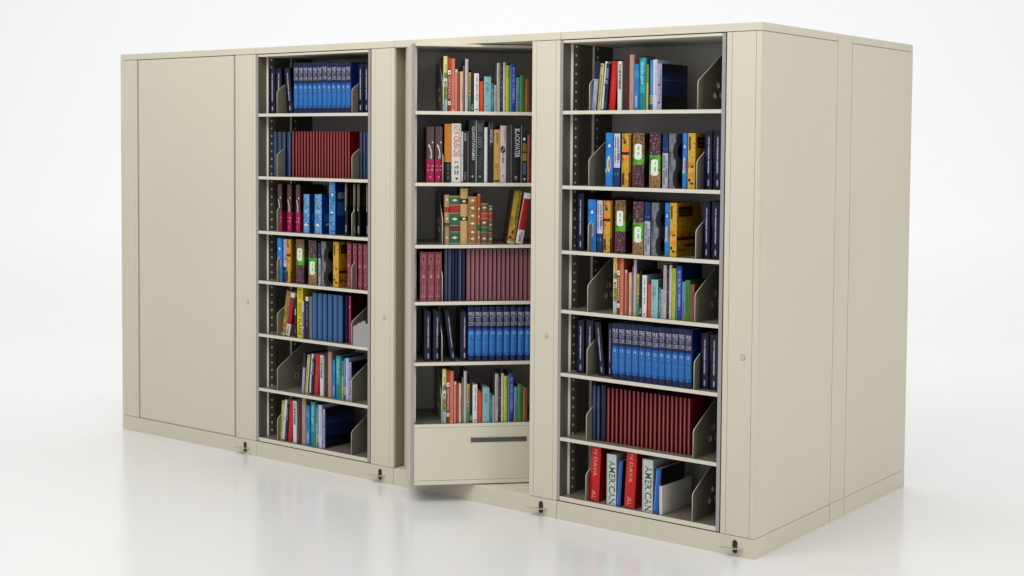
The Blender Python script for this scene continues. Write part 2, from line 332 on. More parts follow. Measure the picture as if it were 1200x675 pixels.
ROWS = [
 (2, 0, [
  ("navy_line", -0.3697, 0.0441, 0.2408, 0.0, 0.046, {"p": "farthest left"}), ("navy_line", -0.3195, 0.0438, 0.2395, 0.0, 0.046, {"p": "second from left"}), ("navy_line", -0.2305, 0.0414, 0.2393, -6.2, 0.046, {"p": "leaning"}), ("blue_volume", -0.149, 0.0351, 0.2634, 0.0, 0.016),
  ("blue_volume", -0.1135, 0.0349, 0.2624, 0.0, 0.016), ("blue_volume", -0.0783, 0.0347, 0.2614, 0.0, 0.016), ("blue_volume", -0.0432, 0.0345, 0.2604, 0.0, 0.016), ("blue_volume", -0.0084, 0.0343, 0.2595, 0.0, 0.016),
  ("blue_volume", 0.0263, 0.0341, 0.2585, 0.0, 0.016), ("blue_volume", 0.0607, 0.0339, 0.2575, 0.0, 0.016), ("blue_volume", 0.095, 0.0337, 0.2566, 0.0, 0.016), ("blue_volume", 0.129, 0.0335, 0.2556, 0.0, 0.016),
  ("blue_volume", 0.1629, 0.0333, 0.2546, 0.0, 0.016), ("blue_volume", 0.1965, 0.0331, 0.2537, 0.0, 0.016), ("blue_volume", 0.23, 0.0329, 0.2527, 0.0, 0.016), ("navy_line", 0.2797, 0.0396, 0.247, 0.0, 0.046, {"p": "right of the divider"}),
  ("navy_line", 0.3224, 0.0362, 0.2459, 0.0, 0.046, {"p": "beside the right wall"}),
 ]),
 (2, 1, [
  ("slim_blue", -0.3403, 0.0317, 0.2372, 0.0, 0.046), ("slim_blue", -0.3051, 0.0307, 0.2372, 0.0, 0.046), ("slim_blue", -0.2709, 0.034, 0.2373, 0.0, 0.046), ("slim_blue", -0.2317, 0.0312, 0.2373, 0.0, 0.046),
  ("slim_red", -0.1919, 0.0137, 0.2404, 0.0, 0.046), ("slim_red", -0.1699, 0.0136, 0.2402, 0.0, 0.046), ("slim_red", -0.1479, 0.0136, 0.2401, 0.0, 0.046), ("slim_red", -0.1259, 0.0135, 0.2399, 0.0, 0.046),
  ("slim_red", -0.1041, 0.0135, 0.2397, 0.0, 0.046), ("slim_red", -0.0824, 0.0135, 0.2396, 0.0, 0.046), ("slim_red", -0.0607, 0.0134, 0.2394, 0.0, 0.046), ("slim_red", -0.0391, 0.0134, 0.2393, 0.0, 0.046),
  ("slim_red", -0.0175, 0.0133, 0.2391, 0.0, 0.046), ("slim_red", 0.0039, 0.0133, 0.2389, 0.0, 0.046), ("slim_red", 0.0253, 0.0132, 0.2388, 0.0, 0.046), ("slim_red", 0.0466, 0.0132, 0.2386, 0.0, 0.046),
  ("slim_red", 0.0678, 0.0131, 0.2385, 0.0, 0.046), ("slim_red", 0.0889, 0.0131, 0.2383, 0.0, 0.046), ("slim_red", 0.11, 0.013, 0.2382, 0.0, 0.046), ("slim_red", 0.131, 0.013, 0.238, 0.0, 0.046),
  ("slim_red", 0.1519, 0.0129, 0.2379, 0.0, 0.046), ("slim_red", 0.1728, 0.0129, 0.2377, 0.0, 0.046), ("slim_red", 0.1935, 0.0128, 0.2376, 0.0, 0.046), ("slim_red", 0.2142, 0.0128, 0.2374, 0.0, 0.046),
  ("slim_blue", 0.2987, 0.0182, 0.2376, 0.0, 0.046, {"r": 1}), ("slim_blue", 0.3209, 0.0182, 0.2376, 0.0, 0.046, {"r": 1}), ("slim_blue", 0.3423, 0.0173, 0.2376, 0.0, 0.046, {"r": 1}),
 ]),
 (2, 2, [
  ("magenta", -0.2822, 0.0315, 0.2513, 0.0, 0.026), ("magenta", -0.2117, 0.032, 0.253, 0.0, 0.026), ("magenta", -0.1462, 0.0333, 0.2534, 0.0, 0.026), ("bright_blue", -0.0907, 0.0415, 0.2037, 0.0, 0.026),
  ("bright_blue", -0.0072, 0.05, 0.2062, 0.0, 0.026), ("tall_blue", 0.1031, 0.041, 0.2736, 0.0, 0.026), ("black_gold", 0.2106, 0.0161, 0.27, 0.0, 0.026), ("black_gold", 0.2765, 0.0183, 0.2692, 0.0, 0.026, {"r": 1}),
  ("black_gold", 0.3028, 0.0198, 0.2699, 0.0, 0.026, {"r": 1}), ("black_gold", 0.3621, 0.0173, 0.2701, 0.0, 0.026, {"r": 1}),
 ]),
 (2, 3, [
  ("blue_swirl", -0.2844, 0.0394, 0.233, 0.0, 0.026), ("white_navy", -0.2398, 0.0235, 0.2287, 0.0, 0.026), ("gold_flame", -0.2111, 0.0381, 0.2304, 0.0, 0.026), ("beans_brown_top", -0.1455, 0.0598, 0.2323, 0.0, 0.026),
  ("beans_berry_top", -0.0535, 0.0589, 0.2325, 0.0, 0.026), ("navy_white", 0.0196, 0.0175, 0.2203, 0.0, 0.026), ("grey_lobes", 0.0396, 0.034, 0.2305, 0.0, 0.026), ("gold_dark_cover", 0.1313, 0.0392, 0.2322, 0.0, 0.026),
  ("ornate_red", 0.2273, 0.0282, 0.2321, 0.0, 0.026), ("ornate_red", 0.2675, 0.028, 0.2329, 0.0, 0.026), ("ornate_red", 0.305, 0.0278, 0.2348, 0.0, 0.026), ("ornate_red", 0.3423, 0.0323, 0.2367, 0.0, 0.026),
 ]),
 (2, 4, [
  ("gold_lean", -0.2602, 0.028, 0.2445, 9.9, 0.026), ("red_white", -0.2288, 0.0313, 0.2349, 10.3, 0.026), ("dark_grey_text", -0.1542, 0.0155, 0.2088, 0.0, 0.026), ("ghost_plane", -0.1353, 0.0411, 0.264, 0.0, 0.026),
  ("lavender_thin", -0.0917, 0.0128, 0.1983, 0.0, 0.026), ("navy_white_cap", -0.0747, 0.0246, 0.2198, 0.0, 0.026), ("grey_cover", -0.0467, 0.0228, 0.223, 0.0, 0.026), ("mid_blue", -0.0214, 0.032, 0.2442, 0.0, 0.026),
  ("mid_blue", 0.0167, 0.0318, 0.2446, 0.0, 0.026), ("mid_blue", 0.0545, 0.0316, 0.2449, 0.0, 0.026), ("mid_blue", 0.0921, 0.0314, 0.2452, 0.0, 0.026), ("mid_blue", 0.1295, 0.0312, 0.2456, 0.0, 0.026),
  ("mid_blue", 0.1666, 0.031, 0.2459, 0.0, 0.026), ("navy_plain", 0.1864, 0.026, 0.2443, 0.0, 0.046), ("magenta_gloss", 0.244, 0.0145, 0.2468, 0.0, 0.026),
 ]),
 (2, 5, [
  ("navy_lavender", -0.1102, 0.0188, 0.2128, 3.7, 0.038), ("pale_yellow", -0.0854, 0.0196, 0.2073, 5.4, 0.038), ("white_slim", -0.059, 0.0119, 0.2138, 5.5, 0.038), ("navy_text", -0.0437, 0.0169, 0.1892, 4.1, 0.038),
  ("red_book", -0.0217, 0.032, 0.2175, 4.0, 0.038), ("white_text", 0.0228, 0.0268, 0.2143, 0.0, 0.038), ("maroon_book", 0.0538, 0.0275, 0.2299, 0.0, 0.038), ("tan_book", 0.0846, 0.0281, 0.2388, 0.0, 0.038),
  ("sky_blue", 0.1152, 0.0181, 0.1993, 0.0, 0.038), ("teal_book", 0.1366, 0.041, 0.2221, 0.0, 0.038), ("green_thin", 0.1792, 0.0106, 0.1977, 0.0, 0.038), ("blue_white", 0.1914, 0.0147, 0.2133, 0.0, 0.038),
  ("white_gloss", 0.2077, 0.0187, 0.2151, 0.0, 0.038), ("lavender_dots", 0.228, 0.0226, 0.1986, 0.0, 0.038),
 ]),
 (2, 6, [
  ("pale_yellow", -0.2698, 0.0176, 0.2141, 5.7, 0.026), ("white_slim", -0.2495, 0.0167, 0.2218, 6.2, 0.026), ("navy_text", -0.2294, 0.014, 0.1977, 4.1, 0.026), ("red_book", -0.2119, 0.0322, 0.2255, 4.0, 0.026),
  ("white_text", -0.1641, 0.0285, 0.2225, 0.0, 0.026), ("maroon_book", -0.1313, 0.0301, 0.2374, 0.0, 0.026), ("tan_book", -0.0978, 0.0308, 0.2462, 0.0, 0.026), ("sky_blue", -0.0654, 0.0272, 0.2101, 0.0, 0.026),
  ("teal_book", -0.0348, 0.0405, 0.2326, 0.0, 0.026), ("green_thin", 0.0075, 0.0084, 0.2087, 0.0, 0.026), ("blue_white", 0.0167, 0.0118, 0.225, 0.0, 0.026), ("white_gloss", 0.0301, 0.0218, 0.2243, 0.0, 0.026),
  ("lavender_dots", 0.0544, 0.0183, 0.2061, 0.0, 0.026),
 ]),
 (3, 0, [
  ("kids_green", -0.2675, 0.0176, 0.2569, 0.0, 0.022), ("squares_red", -0.2482, 0.0161, 0.2493, 0.0, 0.022), ("salmon", -0.2305, 0.0171, 0.2469, 0.0, 0.022), ("peach", -0.2123, 0.0107, 0.1967, 0.0, 0.022),
  ("coral_red", -0.2005, 0.0102, 0.1863, 0.0, 0.022), ("cream_slim", -0.1887, 0.0129, 0.1865, 0.0, 0.022), ("rosy_brown", -0.1748, 0.0075, 0.2132, 0.0, 0.022), ("lavender_tall", -0.1657, 0.0145, 0.2453, 0.0, 0.022),
  ("yellow_green", -0.1501, 0.0124, 0.1833, 0.0, 0.022), ("black_slim", -0.1366, 0.0113, 0.1963, 0.0, 0.022), ("white_black_text", -0.1226, 0.0221, 0.1795, 0.0, 0.022), ("orange", -0.0979, 0.0199, 0.1426, 0.0, 0.022),
  ("pale_blue", -0.0758, 0.0329, 0.1643, 0.0, 0.022), ("teal_slim", -0.0407, 0.0113, 0.1327, 0.0, 0.022), ("white_lilac", -0.0277, 0.0119, 0.1248, 0.0, 0.022), ("cream_text", -0.0148, 0.0151, 0.2301, 0.0, 0.022),
  ("black_dots", 0.002, 0.0108, 0.2266, 0.0, 0.022), ("cream_wide", 0.0139, 0.0119, 0.2321, 0.0, 0.022), ("lime", 0.0275, 0.0173, 0.219, 0.0, 0.022), ("royal_blue", 0.0486, 0.026, 0.2301, 0.0, 0.022),
  ("grey_blue", 0.0763, 0.0158, 0.1637, 0.0, 0.022), ("green", 0.0937, 0.0245, 0.172, 0.0, 0.022), ("rust", 0.1203, 0.0196, 0.1563, 0.0, 0.022),
 ]),
 (3, 1, [
  ("magenta", -0.3456, 0.0353, 0.2611, 0.0, 0.022, {"f": 1}), ("magenta", -0.305, 0.0337, 0.2615, 0.0, 0.022, {"f": 1}), ("orange_black", -0.2611, 0.0311, 0.2752, 0.0, 0.022), ("new_crusades", -0.2283, 0.0446, 0.2771, 0.0, 0.022),
  ("white_slim", -0.1821, 0.0086, 0.2401, 0.0, 0.022), ("black_small_text", -0.1724, 0.0162, 0.2423, 0.0, 0.022), ("grey_slim", -0.1552, 0.0075, 0.2413, 0.0, 0.022), ("guantanamo", -0.1466, 0.0318, 0.2938, 0.0, 0.022),
  ("dark_grey_big_text", -0.1132, 0.0389, 0.2931, 0.0, 0.022), ("white_plain", -0.0726, 0.0141, 0.2608, 0.0, 0.022), ("black_title", -0.057, 0.026, 0.2866, 0.0, 0.022), ("tan_paper", -0.0288, 0.0309, 0.2505, 0.0, 0.022),
  ("pink_oval", 0.0032, 0.0282, 0.2695, 0.0, 0.022), ("grey_cover_wide", 0.033, 0.025, 0.274, 0.0, 0.022), ("blackwater", 0.0597, 0.0446, 0.2717, 0.0, 0.022), ("gold_teal", 0.106, 0.0251, 0.2462, 0.0, 0.022),
  ("red_brown", 0.1327, 0.0131, 0.2249, 0.0, 0.022),
 ]),
 (3, 2, [
  ("antique_tan_red", -0.2607, 0.0236, 0.2345, 0.0, 0.022), ("antique_green", -0.236, 0.0485, 0.2319, 0.0, 0.022), ("antique_cream", -0.1859, 0.0361, 0.2641, 0.0, 0.022), ("antique_ornate", -0.1482, 0.0416, 0.2267, 0.0, 0.022),
  ("antique_orange", -0.1049, 0.0141, 0.2401, 0.0, 0.022), ("antique_brown", -0.0893, 0.0368, 0.1972, 0.0, 0.022), ("antique_grey", -0.0508, 0.0201, 0.1864, 0.0, 0.022), ("gold_lean", 0.0372, 0.0365, 0.2538, 8.2, 0.022),
  ("red_white", 0.0781, 0.0338, 0.2441, 9.9, 0.022),
 ]),
 (3, 3, [
  ("ornate_red", -0.3744, 0.0321, 0.2319, 0.0, 0.022), ("ornate_red", -0.339, 0.0322, 0.2318, 0.0, 0.022), ("ornate_red", -0.3036, 0.0323, 0.2316, 0.0, 0.022), ("slim_blue", -0.2592, 0.0146, 0.2453, 0.0, 0.03),
  ("slim_blue", -0.2425, 0.0162, 0.2452, 0.0, 0.03), ("navy_plain", -0.2236, 0.0124, 0.2451, 0.0, 0.03), ("navy_plain", -0.209, 0.0124, 0.2451, 0.0, 0.03), ("slim_blue", -0.1939, 0.0162, 0.245, 0.0, 0.03, {"r": 1}),
  ("navy_plain", -0.1744, 0.0152, 0.2449, 0.0, 0.03), ("mauve_slim", -0.1539, 0.0166, 0.2448, 0.0, 0.03), ("mauve_slim", -0.1331, 0.0167, 0.2447, 0.0, 0.03), ("mauve_slim", -0.1123, 0.0167, 0.2446, 0.0, 0.03),
  ("mauve_slim", -0.0914, 0.0167, 0.2446, 0.0, 0.03), ("mauve_slim", -0.0706, 0.0167, 0.2445, 0.0, 0.03), ("mauve_slim", -0.0497, 0.0167, 0.2444, 0.0, 0.03), ("mauve_slim", -0.0288, 0.0167, 0.2443, 0.0, 0.03),
  ("mauve_slim", -0.0079, 0.0168, 0.2442, 0.0, 0.03), ("mauve_slim", 0.0131, 0.0168, 0.2441, 0.0, 0.03), ("mauve_slim", 0.034, 0.0168, 0.244, 0.0, 0.03), ("mauve_slim", 0.055, 0.0168, 0.2439, 0.0, 0.03),
  ("mauve_slim", 0.076, 0.0168, 0.2438, 0.0, 0.03), ("mauve_slim", 0.097, 0.0168, 0.2437, 0.0, 0.03), ("mauve_slim", 0.1181, 0.0168, 0.2436, 0.0, 0.03), ("mauve_slim", 0.1391, 0.0169, 0.2435, 0.0, 0.03),
 ]),
 (3, 4, [
  ("navy_line", -0.3527, 0.0307, 0.2349, 0.0, 0.03, {"p": "farthest left"}), ("navy_line", -0.3102, 0.0313, 0.2345, 0.0, 0.03, {"p": "second from left"}), ("navy_line", -0.2276, 0.0243, 0.2357, -7.1, 0.03, {"p": "leaning"}), ("navy_line", -0.181, 0.0325, 0.233, 0.0, 0.03, {"p": "left of the blue volumes"}),
  ("blue_volume", -0.1463, 0.0332, 0.2597, 0.0, 0.016), ("blue_volume", -0.1125, 0.0332, 0.2593, 0.0, 0.016), ("blue_volume", -0.0786, 0.0333, 0.259, 0.0, 0.016), ("blue_volume", -0.0446, 0.0333, 0.2586, 0.0, 0.016),
  ("blue_volume", -0.0106, 0.0334, 0.2583, 0.0, 0.016), ("blue_volume", 0.0234, 0.0334, 0.2579, 0.0, 0.016), ("blue_volume", 0.0575, 0.0335, 0.2575, 0.0, 0.016), ("blue_volume", 0.0917, 0.0335, 0.2572, 0.0, 0.016),
  ("blue_volume", 0.1259, 0.0336, 0.2568, 0.0, 0.016),
 ]),
 (3, 5, [
  ("kids_green", -0.2659, 0.0176, 0.2569, 0.0, 0.022), ("squares_red", -0.2467, 0.016, 0.2493, 0.0, 0.022), ("salmon", -0.2291, 0.0171, 0.2469, 0.0, 0.022), ("peach", -0.2109, 0.0107, 0.1967, 0.0, 0.022),
  ("coral_red", -0.1991, 0.0102, 0.1863, 0.0, 0.022), ("cream_slim", -0.1874, 0.0128, 0.1865, 0.0, 0.022), ("rosy_brown", -0.1734, 0.0075, 0.2132, 0.0, 0.022), ("lavender_tall", -0.1643, 0.0145, 0.2453, 0.0, 0.022),
  ("yellow_green", -0.1488, 0.0123, 0.1833, 0.0, 0.022), ("black_slim", -0.1354, 0.0113, 0.1963, 0.0, 0.022), ("white_black_text", -0.1214, 0.022, 0.1795, 0.0, 0.022), ("orange", -0.0967, 0.0199, 0.1426, 0.0, 0.022),
  ("pale_blue", -0.0747, 0.0328, 0.1643, 0.0, 0.022), ("teal_slim", -0.0397, 0.0113, 0.1327, 0.0, 0.022), ("white_lilac", -0.0268, 0.0119, 0.1248, 0.0, 0.022), ("cream_text", -0.0138, 0.0151, 0.2301, 0.0, 0.022),
  ("black_dots", 0.0029, 0.0108, 0.2266, 0.0, 0.022), ("cream_wide", 0.0148, 0.0119, 0.2321, 0.0, 0.022), ("lime", 0.0283, 0.0173, 0.219, 0.0, 0.022), ("royal_blue", 0.0494, 0.026, 0.2301, 0.0, 0.022),
  ("grey_blue", 0.077, 0.0157, 0.1637, 0.0, 0.022), ("green", 0.0943, 0.0244, 0.172, 0.0, 0.022), ("rust", 0.1209, 0.0195, 0.1563, 0.0, 0.022),
 ]),
 (4, 0, [
  ("navy_lavender", -0.2634, 0.0231, 0.2161, 5.0, 0.026), ("pale_yellow", -0.2379, 0.019, 0.2068, 4.6, 0.026), ("white_slim", -0.2157, 0.0111, 0.215, 5.6, 0.026), ("navy_text", -0.2015, 0.0189, 0.2057, 4.1, 0.026),
  ("red_book", -0.1779, 0.0329, 0.2145, 3.9, 0.026), ("white_text", -0.1317, 0.0233, 0.2134, 0.0, 0.026), ("maroon_book", -0.103, 0.0324, 0.235, 0.0, 0.026), ("tan_book", -0.0675, 0.0245, 0.2398, 0.0, 0.026),
  ("sky_blue", -0.043, 0.0229, 0.1999, 0.0, 0.026), ("teal_book", -0.0155, 0.0364, 0.2245, 0.0, 0.026), ("green_thin", 0.0224, 0.0091, 0.195, 0.0, 0.026), ("blue_white", 0.0345, 0.015, 0.2138, 0.0, 0.026),
  ("white_gloss", 0.051, 0.021, 0.2157, 0.0, 0.026), ("lavender_dots", 0.0742, 0.0209, 0.1979, 0.0, 0.026),
 ]),
 (4, 1, [
  ("blue_swirl", -0.1903, 0.0378, 0.2363, 0.0, 0.026), ("white_navy", -0.1462, 0.0336, 0.2331, 0.0, 0.026), ("gold_flame", -0.1057, 0.0464, 0.2332, 0.0, 0.026), ("beans_brown_top", -0.0493, 0.0581, 0.2347, 0.0, 0.026),
  ("beans_berry_top", 0.0391, 0.0548, 0.2336, 0.0, 0.026), ("navy_white", 0.1051, 0.0267, 0.2337, 0.0, 0.026), ("grey_lobes", 0.1362, 0.0339, 0.2331, 0.0, 0.026), ("blue_swirl", 0.2039, 0.0204, 0.2352, 0.0, 0.026, {"r": 1}),
  ("gold_dark_cover", 0.2272, 0.0362, 0.2352, 0.0, 0.026), ("navy_line", 0.2964, 0.0357, 0.2468, 0.0, 0.046, {"p": "right of the divider"}), ("navy_line", 0.3379, 0.0368, 0.2469, 0.0, 0.046, {"p": "beside the right wall"}),
 ]),
 (4, 2, [
  ("navy_line", -0.3557, 0.0392, 0.2568, 0.0, 0.046, {"p": "farthest left"}), ("blue_swirl", -0.2817, 0.0434, 0.2316, 0.0, 0.026), ("white_navy", -0.2304, 0.0302, 0.229, 0.0, 0.026), ("gold_flame", -0.1954, 0.0442, 0.229, 0.0, 0.026),
  ("beans_brown_top", -0.1355, 0.053, 0.233, 0.0, 0.026), ("beans_berry_top", -0.0454, 0.0551, 0.2307, 0.0, 0.026), ("navy_white", 0.0173, 0.0288, 0.229, 0.0, 0.026), ("grey_lobes", 0.0499, 0.0369, 0.2282, 0.0, 0.026),
  ("blue_swirl", 0.1197, 0.0208, 0.229, 0.0, 0.026, {"r": 1}), ("gold_dark_cover", 0.1434, 0.034, 0.2299, 0.0, 0.026), ("navy_line", 0.2916, 0.0337, 0.2404, 0.0, 0.046, {"p": "right of the divider"}), ("navy_line", 0.3354, 0.0341, 0.2405, 0.0, 0.046, {"p": "beside the right wall"}),
 ]),
 (4, 3, [
  ("kids_green", -0.1399, 0.0185, 0.2569, 0.0, 0.026), ("squares_red", -0.1197, 0.0168, 0.2493, 0.0, 0.026), ("salmon", -0.1013, 0.0178, 0.2469, 0.0, 0.026), ("peach", -0.0824, 0.0111, 0.1967, 0.0, 0.026),
  ("coral_red", -0.0701, 0.0105, 0.1863, 0.0, 0.026), ("cream_slim", -0.058, 0.0133, 0.1865, 0.0, 0.026), ("rosy_brown", -0.0436, 0.0077, 0.2132, 0.0, 0.026), ("lavender_tall", -0.0342, 0.0148, 0.2453, 0.0, 0.026),
  ("yellow_green", -0.0183, 0.0126, 0.1833, 0.0, 0.026), ("black_slim", -0.0046, 0.0115, 0.1963, 0.0, 0.026), ("white_black_text", 0.0096, 0.0223, 0.1795, 0.0, 0.026), ("orange", 0.0347, 0.0201, 0.1426, 0.0, 0.026),
  ("pale_blue", 0.0569, 0.0329, 0.1643, 0.0, 0.026), ("teal_slim", 0.0919, 0.0113, 0.1327, 0.0, 0.026), ("white_lilac", 0.1047, 0.0118, 0.1248, 0.0, 0.026), ("cream_text", 0.1176, 0.0149, 0.2301, 0.0, 0.026),
  ("black_dots", 0.1341, 0.0106, 0.2266, 0.0, 0.026), ("cream_wide", 0.1458, 0.0117, 0.2321, 0.0, 0.026), ("lime", 0.1591, 0.0169, 0.219, 0.0, 0.026), ("royal_blue", 0.1797, 0.0252, 0.2301, 0.0, 0.026),
  ("grey_blue", 0.2065, 0.0152, 0.1637, 0.0, 0.026), ("green", 0.2232, 0.0235, 0.172, 0.0, 0.026), ("rust", 0.2488, 0.0187, 0.1563, 0.0, 0.026),
 ]),
 (4, 4, [
  ("navy_line", -0.3495, 0.0393, 0.2389, 0.0, 0.046, {"p": "farthest left"}), ("navy_line", -0.2996, 0.0397, 0.243, 0.0, 0.046, {"p": "second from left"}), ("navy_line", -0.2292, 0.0336, 0.2381, -6.1, 0.046, {"p": "leaning"}), ("navy_line", -0.1797, 0.0206, 0.239, 0.0, 0.046, {"p": "left of the blue volumes"}),
  ("blue_volume", -0.1376, 0.0346, 0.2461, 0.0, 0.016), ("blue_volume", -0.1027, 0.0343, 0.2467, 0.0, 0.016), ("blue_volume", -0.068, 0.0341, 0.2472, 0.0, 0.016), ("blue_volume", -0.0335, 0.0339, 0.2478, 0.0, 0.016),
  ("blue_volume", 0.0007, 0.0336, 0.2483, 0.0, 0.016), ("blue_volume", 0.0346, 0.0334, 0.2489, 0.0, 0.016), ("blue_volume", 0.0684, 0.0332, 0.2494, 0.0, 0.016), ("blue_volume", 0.1019, 0.033, 0.2499, 0.0, 0.016),
  ("blue_volume", 0.1352, 0.0327, 0.2505, 0.0, 0.016), ("blue_volume", 0.1683, 0.0325, 0.251, 0.0, 0.016), ("blue_volume", 0.2011, 0.0323, 0.2515, 0.0, 0.016), ("blue_volume", 0.2338, 0.0321, 0.2521, 0.0, 0.016),
  ("navy_line", 0.288, 0.039, 0.2369, 0.0, 0.046, {"p": "right of the divider"}), ("navy_line", 0.3341, 0.0386, 0.236, 0.0, 0.046, {"p": "beside the right wall"}),
 ]),
 (4, 5, [
  ("slim_blue", -0.258, 0.0178, 0.2455, 0.0, 0.046), ("slim_blue", -0.2353, 0.0161, 0.2479, 0.0, 0.046), ("navy_plain", -0.2144, 0.024, 0.2507, 0.0, 0.046), ("slim_red", -0.1808, 0.0127, 0.2438, 0.0, 0.046),
  ("slim_red", -0.1582, 0.0126, 0.2435, 0.0, 0.046), ("slim_red", -0.1357, 0.0126, 0.2432, 0.0, 0.046), ("slim_red", -0.1133, 0.0125, 0.2428, 0.0, 0.046), ("slim_red", -0.091, 0.0125, 0.2425, 0.0, 0.046),
  ("slim_red", -0.0688, 0.0124, 0.2422, 0.0, 0.046), ("slim_red", -0.0466, 0.0123, 0.2419, 0.0, 0.046), ("slim_red", -0.0246, 0.0123, 0.2416, 0.0, 0.046), ("slim_red", -0.0027, 0.0122, 0.2413, 0.0, 0.046),
  ("slim_red", 0.0191, 0.0122, 0.2409, 0.0, 0.046), ("slim_red", 0.0409, 0.0121, 0.2406, 0.0, 0.046), ("slim_red", 0.0625, 0.0121, 0.2403, 0.0, 0.046), ("slim_red", 0.0841, 0.012, 0.24, 0.0, 0.046),
  ("slim_red", 0.1055, 0.012, 0.2397, 0.0, 0.046), ("slim_red", 0.1269, 0.0119, 0.2394, 0.0, 0.046), ("slim_red", 0.1481, 0.0119, 0.2391, 0.0, 0.046), ("slim_red", 0.1693, 0.0118, 0.2388, 0.0, 0.046),
  ("slim_red", 0.1904, 0.0118, 0.2385, 0.0, 0.046), ("slim_red", 0.2114, 0.0117, 0.2382, 0.0, 0.046), ("slim_red", 0.2323, 0.0117, 0.2379, 0.0, 0.046),
 ]),
 (4, 6, [
  ("big_red", -0.2551, 0.0516, 0.246, 2.5, 0.018), ("white_american", -0.1572, 0.049, 0.226, 0.0, 0.018), ("blue_thick", -0.1066, 0.0196, 0.2037, 3.2, 0.018), ("big_red", -0.0674, 0.0528, 0.2501, 2.8, 0.018, {"r": 1}),
  ("white_american", 0.0285, 0.0526, 0.2299, 0.0, 0.018, {"r": 1}), ("blue_thick", 0.0833, 0.0257, 0.1985, 4.0, 0.018, {"r": 1}), ("white_box", 0.1148, 0.0135, 0.1231, 0.0, 0.016),
 ]),
]
# ------------------------------------------------------------------ books
# decor items : ('T', text, u0,u1,v0,v1, colour, 'v'|'h') lettering, ('D', u0,u1,v0,v1, colour, n) tiny print,
# ('R', u0,u1,v0,v1, colour) ('E', u,v,ru,rv, colour) ('P', [(u,v)..], colour) shapes on the spine,
# ('CR', d0,d1,v0,v1, colour) ('CE', d,v,rd,rv, colour) shapes on the right cover
def S(desc, bands, cover, depth=.17, bulge=.0025, decor=(), rough=.38, cbands=None, pages=True):
    return dict(desc=desc, bands=[(0, 1, bands)] if isinstance(bands, str) else bands, cover=cover, depth=depth, bulge=bulge, decor=list(decor), rough=rough, cbands=cbands)

def antique(desc, base, panels, dots, bulge=.006):
    dec = [('R', -.5, .5, a, b, c) for a, b, c in panels]
    for a, b, c in panels:
        dec += [('R', -.5, .5, a - .008, a, '#d9c48a'), ('R', -.5, .5, b, b + .008, '#d9c48a')]
    for v in dots:
        dec += [('E', 0, v, .20, .018, '#f0e2b8'), ('P', [(-.30, v), (0, v - .03), (.30, v), (0, v + .03)], '#e6d29c')]
    dec += [('R', -.5, .5, .02, .03, '#d9c48a'), ('R', -.5, .5, .965, .975, '#d9c48a')]
    return S(desc, base, '#5a3b26', .15, bulge, dec, .55)

def blobs(n, u0, u1, v0, v1, cols, seed, rmax=.09):
    rg = random.Random(seed); o = []
    for i in range(n):
        r = rg.uniform(.03, rmax)
        o.append(('E', rg.uniform(u0, u1), rg.uniform(v0, v1), r, r * .17, rg.choice(cols)))
    return o
def cblobs(n, d0, d1, v0, v1, cols, seed, rmax=.05):
    rg = random.Random(seed); o = []
    for i in range(n):
        r = rg.uniform(.015, rmax)
        o.append(('CE', rg.uniform(d0, d1), rg.uniform(v0, v1), r, r * .6, rg.choice(cols)))
    return o

